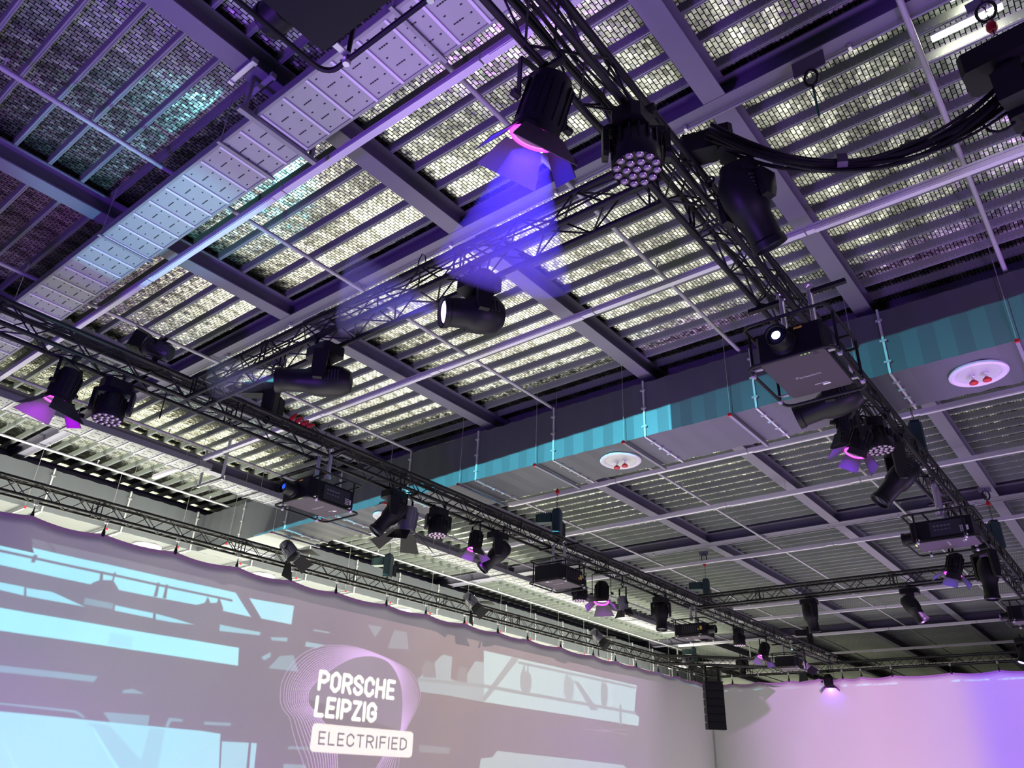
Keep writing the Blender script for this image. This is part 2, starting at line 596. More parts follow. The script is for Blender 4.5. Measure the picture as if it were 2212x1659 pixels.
def diffuser(loc, label):
    t = thing('air_diffuser', label, 'diffuser', loc, 0, 'round diffusers under the ducts')
    MB().lathe([(.36, 0), (.36, -.03), (.33, -.05), (.28, -.03), (.27, -.012)], 32).build('rim', M['white'], t, True)
    MB().lathe([(.262, -.012), (.262, -.02)], 32).build('plate', M['galv'], t)
    for s in (-1, 1):
        MB().lathe([(.035, -.02), (.035, -.05), (.02, -.06), (.02, -.09)], 12, Matrix.Translation((.08 * s, 0, 0))).build('nozzle_neck', M['zinc'], t)
        MB().lathe([(.022, -.09), (.03, -.1), (.055, -.125), (.055, -.145), (.02, -.16)], 12, Matrix.Translation((.08 * s, 0, 0))).build('red_nozzle', M['red'], t)


for p, lb in (((-6.54, 10.95), 'round diffuser with red nozzles under the middle of the big duct'),
              ((-.95, 10.94), 'round diffuser with red nozzles under the right end of the big duct'),
              ((-19.65, 9.3), 'round diffuser with red nozzles under the left duct nearest the frame edge'),
              ((-19.65, 12.8), 'round diffuser with red nozzles behind the folded lamp on the curtain truss'),
              ((-19.6, 18.3), 'half hidden round diffuser behind the left curtain top, third along the duct'),
              ((-19.6, 24.5), 'barely visible round diffuser behind the left curtain top, farthest along the duct'),
              ((-12.4, 10.95), 'round diffuser behind the hanging fresnel on the left truss')):
    diffuser((p[0], p[1], 6.8), lb)

# ------------------------------------------------------------------ cable trays


def cable_tray(label, loc, yaw, L, step=.36, W=.61):
    t = thing('cable_tray', label, 'cable tray', loc, yaw, 'perforated cable trays')
    n = int(L / step)
    pm = MB().box((step / 2, W / 2, .004), (step - .012, W, .004)).mesh('tray_panel', M['tray'])
    rm = MB().box((0, W / 2, -.006), (.03, W - .03, .016)).mesh('rung', M['white'])
    sm = MB()
    for cx, cy in ((.08, .07), (.1, .2), (.13, .2), (.16, .2), (.19, .2), (.1, .42), (.13, .42), (.16, .42), (.19, .42), (.27, .07), (.27, .31), (.08, .54), (.08, .31), (.27, .54), (.29, .2), (.29, .42)):
        sm.box((cx, cy, .0), (.022, .011, .005))
    sm = sm.mesh('slots', M['hole'])
    for k in range(n):
        p = inst('tray_panel', pm, t, (k * step, 0, 0))
        s = inst('slots', sm, p)
        s['kind'] = 'stuff'
        inst('rung', rm, t, (k * step, 0, 0))
    x = .9
    while x < L:
        for y in (-.02, W + .02):
            MB().tube([(x, y, .0), (x, y, 8.225 - loc[2])], .005, 5).build('hanger_rod', M['zinc'], t)
        MB().box((x, W / 2, -.02), (.04, W + .1, .02)).build('hanger_bar', M['traydark'], t)
        x += 2.6
    for y in (-.006, W + .006):
        r = MB().box((L / 2, y, .055), (L, .012, .12)).box((L / 2, y + (.012 if y < 0 else -.012), -.004), (L, .03, .008)).build('side_rail', M['traydark'], t)
    return t


cable_tray('perforated cable tray running along the roof at the upper left', (-15.0, 2.67, 7.5), 0, 17.6)
cable_tray('perforated cable tray below the left truss near the left duct', (-14.9, -1.0, 7.45), PI / 2, 9.0)
cable_tray('short stepped length of cable tray ending at the big duct left of a projector', (-14.9, 8.35, 7.33), PI / 2, 1.9)
cable_tray('cable tray continuing behind the big duct below the bright rear roof', (-14.9, 12.0, 7.4), PI / 2, 17)

t = thing('tray_bracket', 'slotted steel bracket clamped to a beam beside the near cable tray', 'bracket', (-5.7, 2.62, 7.4))
MB().box((0, .33, .06), (.06, .95, .05)).build('cross_channel', M['traydark'], t)
for s in (-.08, .74):
    MB().box((0, s, .29), (.055, .035, .47)).build('upright', M['traydark'], t)
for dy in (-.2, .02):
    MB().box((0, dy, .515), (.42, .05, .03)).box((.2, dy, .51), (.04, .06, .06)).box((-.2, dy, .51), (.04, .06, .06)).build('beam_clamp', M['galv'], t)
t = thing('tray_bracket', 'slotted steel bracket hanging the cable tray beside the left duct', 'bracket', (-15.2, 3.0, 7.35))
MB().box((0, 0, .02), (.95, .05, .05)).build('cross_channel', M['traydark'], t)
for s in (-.42, .42):
    MB().box((s, 0, .42), (.04, .05, .85)).build('upright', M['galv'], t)
t = thing('tray_bracket', 'slotted steel bracket where the cable tray steps down', 'bracket', (-15.2, 8.2, 7.26))
MB().box((0, 0, .02), (1.0, .05, .05)).build('cross_channel', M['traydark'], t)
for s in (-.45, .45):
    MB().box((s, 0, .47), (.04, .05, .96)).build('upright', M['galv'], t)

# strip lamps in the deck flutes, top right
for x, y, L, lb in ((.30, 6.10, .5, 'glaring strip lamp beside the main beam in the top right corner'), (.12, 6.47, .62, 'glaring strip lamp in the top right corner left of the chain'),
                    (1.15, 6.47, .8, 'glaring strip lamp in the top right corner right of the chain')):
    t = thing('strip_lamp', lb, 'lamp', (x, y, 8.295), .0, 'strip lamps under the roof')
    MB().box((0, 0, .02), (L, .09, .04)).build('housing', M['white'], t)
    MB().tube([(-L / 2 + .03, 0, -.015), (L / 2 - .03, 0, -.015)], .016, 8).build('tube', M['tube'], t, True)

# pipes behind the far end of the left curtain
t = thing('spiral_duct', 'ribbed silver spiral duct rising behind the far left curtain', 'duct', (-22.3, 36, 0))
prof = []
for k in range(94):
    z = 5 + k * .034
    prof += [(.42, z), (.42, z + .026), (.432, z + .03)]
MB().lathe(prof, 20).build('tube', M['galv'], t)
t = thing('standpipe', 'dark red vertical pipe beside the silver spiral duct', 'pipe', (-21.3, 36.2, 0))
MB().tube([(0, 0, 4.5), (0, 0, 8.3)], .11, 12).build('tube', M['red'], t, True)
MB().lathe([(.15, 7.2), (.15, 7.32)], 12).build('flange', M['red'], t)
t = thing('steel_column', 'dark steel column beside the red vertical pipe', 'column', (-20.4, 36.4, 0))
MB().box((0, .12, 4.1), (.3, .02, 8.2)).box((0, -.12, 4.1), (.3, .02, 8.2)).box((0, 0, 4.1), (.02, .24, 8.2)).build('shaft', M['brown'], t)
t = thing('vent_pipe', 'pale horizontal pipe meeting the silver spiral duct', 'pipe', (-22, 35, 7.1))
MB().tube([(3.4, 0, 0), (9, 0, .0)], .12, 12).build('tube', M['pipe'], t, True)
MB().box((3.9, 0, .56), (.05, .05, 1.12)).box((7.5, 0, .56), (.05, .05, 1.12)).build('hanger', M['zinc'], t)
# ------------------------------------------------------------------ trusses
ZT = 6.2
S = .29
U = .66


def brace_mesh(face, up):
    a, b = S / 2, U / 2
    e = {'bottom': ((0, -a, 0), (b, a, 0)), 'top': ((0, -a, S), (b, a, S)), 'near': ((0, -a, 0), (b, -a, S)), 'back': ((0, a, 0), (b, a, S))}[face]
    p, q = Vector(e[0]), Vector(e[1])
    if not up:
        p, q = Vector((p.x, q.y, q.z)), Vector((q.x, p.y, p.z))
    return MB().tube([p, q], .0095, 6).mesh('brace', M['truss'])


BR = {(f, u): brace_mesh(f, u) for f in ('bottom', 'top', 'near', 'back') for u in (True, False)}
frame_mb = MB()
for dx in (-.045, .045):
    c = [(dx, -S / 2, 0), (dx, S / 2, 0), (dx, S / 2, S), (dx, -S / 2, S)]
    for k in range(4):
        frame_mb.tube([c[k], c[(k + 1) % 4]], .0105, 6)
for y in (-S / 2, S / 2):
    for z in (0, S):
        frame_mb.tube([(-.09, y, z), (-.05, y, z), (.05, y, z), (.09, y, z)], [.030, .037, .037, .030], 8)
frame_me = frame_mb.mesh('end_frame', M['truss'])


def truss(label, p0, p1, single=140, section=3.3, z=ZT, u_off=.12):
    d = Vector((p1[0] - p0[0], p1[1] - p0[1], 0))
    L = d.length
    t = thing('lighting_truss', label, 'truss', (p0[0], p0[1], z), math.atan2(d.y, d.x), 'black box trusses of the lighting rig')
    for y in (-S / 2, S / 2):
        for zz in (0, S):
            MB().tube([(0, y, zz), (L, y, zz)], .030, 10).build('chord', M['truss'], t, True)
    x, k, rest = u_off, 0, MB()
    while x + U < L:
        for f in ('bottom', 'top', 'near', 'back'):
            for u in (True, False):
                xx = x + (0 if u else U / 2)
                me = BR[(f, u if f in ('bottom', 'near') else not u)]
                if k < single:
                    inst('brace', me, t, (xx, 0, 0))
                    k += 1
                else:
                    rest.add([(a.co.x + xx, a.co.y, a.co.z) for a in me.vertices], [tuple(p.vertices) for p in me.polygons])
        x += U
    if rest.v:
        rest.build('bracing_beyond', M['truss'], t, kind='stuff')
    x = section * .5
    while x < L:
        inst('end_frame', frame_me, t, (x, 0, 0))
        x += section
    for x in (.06, L - .06):
        inst('end_frame', frame_me, t, (x, 0, 0))
    return t


def CX(y):
    """x of the left curtain line, which runs a little askew"""
    return -16.25 + .0297 * (y - 5)


truss('long black truss on the right carrying the nearest projectors', (-2.21, .4), (-2.21, 32.4), 292)
truss('long black truss on the left loaded with cables and lamps', (-9.70, .4), (-9.70, 31.2), 292)
truss('short black cross truss holding the blue lit moving head', (-9.5, 4.68), (-2.4, 4.68), 296)
truss('black truss from which the left projection curtain hangs', (CX(1.5) + .05, 1.5), (CX(32.5) + .05, 32.5), 292)
truss('black truss from which the far lavender curtain hangs', (-15.3, 32.75), (4.5, 32.75), 160)
truss('black rear cross truss with two dark moving heads below', (-9.5, 19.95), (-2.4, 19.95), 80)
truss('short black truss set diagonally across the curtain corner above the loudspeaker', (-15.55, 28.2), (-12.1, 30.95), 40)


def cable_run(label, pts, n, spread, zoff, sag=.02, r=.011, step=.45):
    """several black cables lying along a truss"""
    t = thing('cable_loom', label, 'cable', (pts[0][0], pts[0][1], pts[0][2] + zoff), 0, 'cable looms on the trusses')
    a, b = Vector(pts[0]), Vector(pts[1])
    d = b - a
    L = d.length
    side = Vector((-d.y, d.x, 0)).normalized()
    m = int(L / step)
    for k in range(n):
        path = []
        o = (k / max(1, n - 1) - .5) * spread
        for i in range(m + 1):
            path.append(d * (i / m) + side * (o + rnd.uniform(-.03, .03)) + Vector((0, 0, rnd.uniform(-sag, sag))))
        MB().tube(path, r, 5).build('cable', M['rubber'], t)
    return t


cable_run('black cables lying inside the right projector truss', [(-2.21, .6, ZT), (-2.21, 26, ZT)], 6, .2, .27)
cable_run('black cables lying on top of the left lamp truss', [(-9.7, .6, ZT), (-9.7, 30, ZT)], 8, .24, .30)
cable_run('black cables lying on the short cross truss', [(-9.3, 4.68, ZT), (-2.6, 4.68, ZT)], 4, .2, .28)
cable_run('black cables lying on the left curtain truss', [(CX(2), 2, ZT), (CX(31), 31, ZT)], 3, .18, .29)
cable_run('black cables lying on the far curtain truss', [(-15, 32.7, ZT), (3, 32.7, ZT)], 3, .18, .30)

# ------------------------------------------------------------------ lamps and machines
clamp_mb = MB()
clamp_mb.tube([(.038 * math.cos(a), 0, .038 * math.sin(a)) for a in [k * PI / 6 for k in range(12)]], .009, 6, True)
clamp_mb.box((0, 0, -.06), (.035, .03, .06)).tube([(.035, 0, 0), (.085, 0, 0)], .008, 6)
clamp_me = clamp_mb.mesh('clamp', M['black'])


def clamps(t, xy):
    gap = ZT - t.location.z
    if gap > .1 and len(xy):
        MB().tube([(0, 0, .02), (0, 0, gap)], .02, 8).build('drop_pole', M['black'], t)
        MB().box((0, 0, gap), (.06, .36, .03)).build('cross_bar', M['black'], t)
    elif len(xy) == 1 and abs(xy[0][1]) < .01:
        MB().box((0, 0, -.045), (.05, .36, .03)).build('cross_bar', M['black'], t)
    for x, y in xy:
        inst('clamp', clamp_me, t, (x, y, 0), (0, 0, PI / 2))


def moving_head(label, loc, d, lit=None, length=.62, rad=.125, drop=.6, name='moving_head', k=1.0, body=None, tyaw=PI / 2, cl=((0, -.145), (0, .145))):
    """spot head: base box, two yoke arms, long head turned along d"""
    d = Vector(d).normalized()
    pan = math.atan2(d.y, d.x)
    t = thing(name, label, 'stage light', loc, tyaw, 'moving heads')
    P = Matrix.Rotation(pan - tyaw - PI / 2, 4, 'Z')
    B = body or M['plastic']
    clamps(t, cl)
    MB().bbox((0, 0, -.16), (.40 * k, .30 * k, .12), .04).box((0, 0, -.09), (.30, .12, .03)).build('base', B, t)
    zc = -drop
    w = .19 * k
    yk = MB()
    yk.bbox((0, 0, -.25), (2 * w + .1, .16, .06), .03)
    yk.xf(P).build('yoke_bridge', B, t)
    for s in (-1, 1):
        a = MB()
        pr = [(-.085, -.23), (.085, -.23), (.075, zc + .02), (.05, zc - .07), (-.05, zc - .07), (-.075, zc + .02)]
        x0, x1 = s * w, s * (w + .06)
        a.add([(x0, y, z) for y, z in pr] + [(x1, y, z) for y, z in pr], [tuple(range(6)), tuple(range(11, 5, -1))] + [(i, 6 + i, 6 + (i + 1) % 6, (i + 1) % 6) for i in range(6)])
        a.xf(P).build('yoke_arm', B, t)
    el = math.asin(d.z)
    mtx = P @ Matrix.Translation((0, 0, zc)) @ frame_to((0, math.cos(el), math.sin(el)))
    L = length
    h = MB().lathe([(.04, -L * .42), (rad * .85, -L * .40), (rad * 1.25, -L * .28), (rad * 1.32, -L * .05), (rad * 1.2, L * .12), (rad * .98, L * .2), (rad * .95, L * .48), (rad * 1.05, L * .5), (rad * 1.05, L * .58), (rad * .9, L * .58), (rad * .86, L * .54)], 20, mtx).build('head', B, t, True)
    vt = MB()
    for s in (-1, 1):
        for q in range(5):
            vt.box((s * rad * 1.16, 0, -L * .25 + q * .035), (.035, .12, .012))
    vt.xf(mtx).build('vents', M['grey'], h, kind='stuff')
    MB().lathe([(rad * .84, L * .53), (rad * .6, L * .55), (rad * .2, L * .56)], 18, mtx).build('lens', lit or M['glass'], t, True)
    return t


def led_wash(label, loc, d, k=1.0, drop=.45, tyaw=PI / 2, cl=((0, -.145), (0, .145)), pan=None):
    """wash head: drum face crowded with lens cells"""
    d = Vector(d).normalized()
    if pan is None:
        pan = math.atan2(d.y, d.x)
    t = thing('led_wash_light', label, 'stage light', loc, tyaw, 'LED wash heads')
    P = Matrix.Rotation(pan - tyaw - PI / 2, 4, 'Z')
    B = M['plastic']
    clamps(t, cl)
    MB().bbox((0, 0, -.15), (.38 * k, .26 * k, .13), .05).build('base', B, t)
    zc = -drop
    w = .205 * k
    MB().bbox((0, 0, -.235), (2 * w + .08, .15, .05), .03).xf(P).build('yoke_bridge', B, t)
    for s in (-1, 1):
        MB().box((s * (w + .02), 0, (zc - .24) / 2), (.045, .13, abs(zc + .2))).lathe([(.075, -.02), (.075, .02)], 12, Matrix.Translation((s * (w + .02), 0, zc)) @ frame_to((1, 0, 0))).xf(P).build('yoke_arm', B, t)
    el = math.asin(max(-1, min(1, d.z)))
    mtx = P @ Matrix.Translation((0, 0, zc)) @ frame_to((0, math.cos(el), math.sin(el)))
    R = .185 * k
    MB().lathe([(.05, -.19 * k), (R * .7, -.18 * k), (R * .92, -.1 * k), (R * .95, 0), (R, .03), (R, .15 * k), (R * .96, .165 * k), (R * .93, .15 * k)], 24, mtx).build('head', B, t, True)
    fn = MB()
    for q in range(16):
        a = 2 * PI * q / 16
        fn.box((R * .9 * math.cos(a), R * .9 * math.sin(a), -.07 * k), (.05, .012, .13 * k), Matrix.Rotation(a, 3, 'Z'))
    fn.xf(mtx).build('cooling_fins', M['black'], t, kind='stuff')
    cm = MB().lathe([(.027 * k, 0), (.03 * k, .012), (.02 * k, .022), (.008 * k, .026)], 10).mesh('lens_cell', M['cell'], True)
    for ring, n, rr in ((0, 1, 0), (1, 6, .075), (2, 12, .147)):
        for q in range(n):
            a = 2 * PI * q / n + ring * .26
            p = mtx @ Vector((rr * k * math.cos(a), rr * k * math.sin(a), .152 * k))
            o = inst('lens_cell', cm, t, p)
            o.rotation_euler = mtx.to_euler()
    return t


def par_lamp(label, loc, d, lit=None, k=1.0, drop=.34, shell='black', doors=(35, 35, 35, 35), power=0, col=(.35, .1, 1), name='par_lamp', roll=0.0, tyaw=PI / 2, cl=((0, 0),), fl=1.0, group='lamps with barn doors'):
    """can lamp in a U bracket with four barn doors round its mouth"""
    d = Vector(d).normalized()
    pan = math.atan2(d.y, d.x)
    t = thing(name, label, 'stage light', loc, tyaw, group)
    P = Matrix.Rotation(pan - tyaw - PI / 2, 4, 'Z')
    clamps(t, cl)
    MB().box((0, 0, -.085), (.36 * k, .035, .012)).xf(P).build('bracket_top', M['black'], t)
    for s in (-1, 1):
        MB().box((s * .18 * k, 0, -.085 - drop / 2), (.012, .035, drop)).lathe([(.03, 0), (.03, .05)], 8, Matrix.Translation((s * .185 * k, 0, -drop - .06)) @ frame_to((s, 0, 0))).xf(P).build('bracket_arm', M['black'], t)
    el = math.asin(max(-1, min(1, d.z)))
    mtx = P @ Matrix.Translation((0, 0, -drop - .06)) @ frame_to((0, math.cos(el), math.sin(el))) @ Matrix.Rotation(roll, 4, 'Z')
    R = .135 * k
    sh = M[shell]
    b = MB().lathe([(.05 * k, -.24 * k), (R * .8, -.22 * k), (R * .95, -.16 * k), (R, -.05 * k), (R, .12 * k), (R * 1.08, .125 * k), (R * 1.08, .16 * k), (R * .98, .16 * k), (R * .96, .10 * k)], 22, mtx).build('can', sh, t, True)
    fn = MB()
    for q in range(14):
        a = 2 * PI * q / 14
        fn.box((R * math.cos(a), R * math.sin(a), -.04 * k), (.02, .008, .24 * k), Matrix.Rotation(a, 3, 'Z'))
    fn.xf(mtx).build('ribs', sh, b, kind='stuff')
    MB().lathe([(R * .93, .105 * k), (R * .6, .125 * k), (R * .2, .13 * k)], 20, mtx).build('lens', lit or M['glass'], t, True)
    if lit:
        rg = [(R * .99 * math.cos(2 * PI * q / 24), R * .99 * math.sin(2 * PI * q / 24), .163 * k) for q in range(24)]
        MB().tube(rg, .011 * k, 6, True).xf(mtx).build('glow_ring', M['litring'], t, True)
    for q in range(4):
        a = q * PI / 2
        op = math.radians(doors[q])
        wide = q % 2 == 0
        w0, w1, l = (.12 * k, (.12 + .08 * fl) * k, .22 * k * fl) if wide else (.11 * k, (.10 + .03 * fl) * k, .20 * k * fl)
        vs = []
        for th in (0, .006):
            for x, s in ((-w0, 0), (w0, 0), (w1, l), (-w1, l)):
                y = R * 1.05 + s * math.sin(op) + th * math.cos(op)
                z = .165 * k + s * math.cos(op) - th * math.sin(op)
                vs.append((x, y, z))
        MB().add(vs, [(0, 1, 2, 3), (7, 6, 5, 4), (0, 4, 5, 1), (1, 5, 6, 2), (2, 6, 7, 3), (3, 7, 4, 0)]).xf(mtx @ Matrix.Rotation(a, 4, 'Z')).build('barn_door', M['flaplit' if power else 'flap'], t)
    if power:
        l = bpy.data.lights.new('lamp_light', 'SPOT')
        l.energy = power
        l.color = col
        l.spot_size = math.radians(150)
        l.spot_blend = .6
        l.shadow_soft_size = .06
        lo = bpy.data.objects.new('lamp_light', l)
        COL.objects.link(lo)
        lo.parent = t
        lo.matrix_local = mtx @ Matrix.Translation((0, 0, .145 * k)) @ Matrix.Rotation(PI, 4, 'X')
    return t


def text(parent, body, loc, size, m, rot, name='lettering'):
    key = (body, size)
    if key not in TXT:
        c = bpy.data.curves.new(name, 'FONT')
        c.body = body
        c.size = size
        c.align_x = 'CENTER'
        c.align_y = 'CENTER'
        c.extrude = .0008
        c.offset = .0006
        o = bpy.data.objects.new(name, c)
        me = bpy.data.meshes.new_from_object(o)
        bpy.data.objects.remove(o)
        me.name = name
        me.materials.clear()
        me.materials.append(m)
        TXT[key] = me
    return inst(name, TXT[key], parent, loc, rot)


TXT = {}


def projector(label, loc, yaw, lens=None, yellow=True, leds=True, plate='projplate'):
    """boxy projector in a tube cage; lens on local -y, loc = centre of the underside"""
    t = thing('projector', label, 'projector', loc, yaw, 'projectors in rigging cages')
    W, D, H = .62, .86, .29
    MB().bbox((0, 0, H / 2 + .005), (W, D, H), .02).build('body', M['plastic'], t)
    MB().bbox((0, 0, -.002), (W - .02, D - .02, .016), .03).build('bottom_plate', M[plate], t)
    # lens barrel
    mtx = Matrix.Translation((-.05, -D / 2, .15)) @ frame_to((0, -1, 0))
    lb = MB().lathe([(.125, -.02), (.125, .03), (.105, .04), (.1, .16), (.108, .165), (.108, .2), (.092, .2), (.088, .17)], 22, mtx).build('lens_barrel', M['plastic'], t, True)
    MB().lathe([(.088, .165), (.05, .18), (.015, .184)], 18, mtx).build('lens_glass', M['glass'], lb, True)
    if lens is not None:
        MB().lathe([(.045, .178), (.03, .19), (.008, .194)], 14, mtx).build('lamp_glint', lens, lb, True)
    # intake panel, ports, keypad on the +x side
    MB().box((W / 2 + .003, .1, .15), (.006, .5, .22)).build('side_panel', M['grey'], t)
    kp = MB()
    for i in range(3):
        for j in range(4):
            kp.box((W / 2 + .008, .27 + i * .025, .07 + j * .025), (.006, .014, .014))
    kp.box((W / 2 + .008, .36, .11), (.006, .03, .07)).build('keypad', M['label'], t, kind='stuff')
    pt = MB()
    for i in range(5):
        pt.box((W / 2 + .008, -.08 + i * .05, .19), (.006, .035, .02)).box((W / 2 + .008, -.08 + i * .05, .13), (.006, .03, .012))
    pt.build('ports', M['silver'], t, kind='stuff')
    vm = MB()
    for i in range(9):
        vm.box((-W / 2 - .003, -.3 + i * .06, .15), (.008, .03, .18))
    vm.build('vent_louvres', M['grey'], t, kind='stuff')
    if yellow:
        MB().box((-W / 2 - .008, -.34, .16), (.004, .06, .09)).box((-W / 2 - .008, -.28, .13), (.004, .05, .04)).build('warning_label', M['yellow'], t)
        MB().box((.1, -D / 2 - .004, .27), (.08, .004, .018)).build('warning_label', M['yellow'], t)
    # tube cage
    for z in (-.045, .40):
        MB().tube(rrect(W + .19, D + .14, .09, z), .0165, 8, True).build('cage_loop', M['black'], t, True)
    for sx in (-1, 1):
        for sy in (-.33, .33):
            MB().tube([(sx * (W / 2 + .095), sy, -.045), (sx * (W / 2 + .095), sy, .40)], .014, 8).build('cage_post', M['black'], t, True)
            MB().box((sx * (W / 2 + .05), sy, .0), (.1, .04, .012)).lathe([(.02, -.075), (.026, -.06), (.026, -.04), (.014, -.03)], 10, Matrix.Translation((sx * (W / 2 + .095), sy, 0))).build('cage_foot', M['zinc'], t)
    for sy in (-.2, .2):
        MB().tube([(-(W / 2 + .095), sy, .40), (W / 2 + .095, sy, .40)], .014, 8).build('cage_bar', M['black'], t, True)
    for sx in (-.145, .145):
        up = ZT - loc[2]
        MB().lathe([(.05, .40), (.05, .52), (.03, .55), (.03, up - .03)], 12, Matrix.Translation((sx, 0, 0))).build('hanging_stud', M['zinc'], t)
        MB().box((sx * 2.2, 0, up - .05), (.36, .05, .04)).build('spreader_bar', M['black'], t)
        MB().tube([(sx + .042 * math.cos(a), 0, up + .042 * math.sin(a)) for a in [q * PI / 5 for q in range(10)]], .012, 6, True).build('clamp', M['zinc'], t)
    text(t, 'Panasonic', (0, .02, -.0112), .062, M['print'], (PI, 0, 0))
    MB().box((.09, .27, -.0115), (.07, .025, .003)).box((.05, .235, -.0115), (.13, .004, .003)).build('rating_label', M['label'], t)
    MB().box((.21, -.36, -.0115), (.05, .012, .003)).box((.21, -.385, -.0115), (.03, .02, .003)).build('mark_label', M['grey'], t)
    if leds:
        l = MB()
        for i in range(3):
            l.box((.09 + i * .035, -.415, -.011), (.015, .012, .006))
        l.build('indicator_lights', M['led'], t, kind='stuff')
    return t


def hoist(label, loc, yaw, chain_top, ring=False, m='teal'):
    """electric chain hoist standing on a truss with its chain going up to a beam"""
    t = thing('chain_hoist', label, 'hoist', loc, yaw, 'electric chain hoists')
    B = M[m]
    MB().bbox((0, 0, .34), (.20, .24, .56), .03).box((0, 0, .645), (.14, .16, .06)).build('gear_case', B, t)
    MB().bbox((-.27, 0, .47), (.36, .19, .2), .03).box((-.46, 0, .47), (.03, .17, .18)).build('motor', B, t)
    fn = MB()
    for q in range(6):
        fn.box((-.14 - q * .045, 0, .585), (.012, .17, .03))
    fn.build('motor_fins', B, t, kind='stuff')
    MB().box((-.462, 0, .46), (.03, .13, .13)).build('end_plate', M['zinc'] if m == 'teal' else M['grey'], t)
    MB().tube([(0, 0, .06), (0, 0, .0), (.05, 0, -.05), (0, 0, -.1), (-.05, 0, -.06)], .018, 8).build('hook', M['black'], t, True)
    bg = MB().prism([(-.09, .14), (.09, .14), (.11, .3), (-.11, .3)], .12, .42).build('chain_bag', M['black'], t)
    top = chain_top - loc[2]
    n = max(1, int((top - .68) / .05))
    ch = MB()
    for i in range(n):
        z = .68 + i * .05
        ax = (1, 0) if i % 2 else (0, 1)
        ch.tube([(ax[0] * .012, ax[1] * .012, z), (ax[0] * .012, ax[1] * .012, z + .045), (-ax[0] * .012, -ax[1] * .012, z + .045), (-ax[0] * .012, -ax[1] * .012, z)], .0042, 4, True)
    ch.build('chain', M['rubber'], t, kind='stuff')
    MB().tube([(.075 * math.cos(a), 0, top - .17 + .11 * math.sin(a)) for a in [q * PI / 6 for q in range(12)]], .016, 6, True).build('shackle', M['black'], t, True)
    MB().lathe([(.03, top - .42), (.045, top - .39), (.045, top - .35), (.02, top - .3)], 10).build('hook_block', M['red'], t, True)
    MB().box((0, 0, top - .035), (.26, .02, .12)).build('beam_plate', M['steel'], t)
    return t
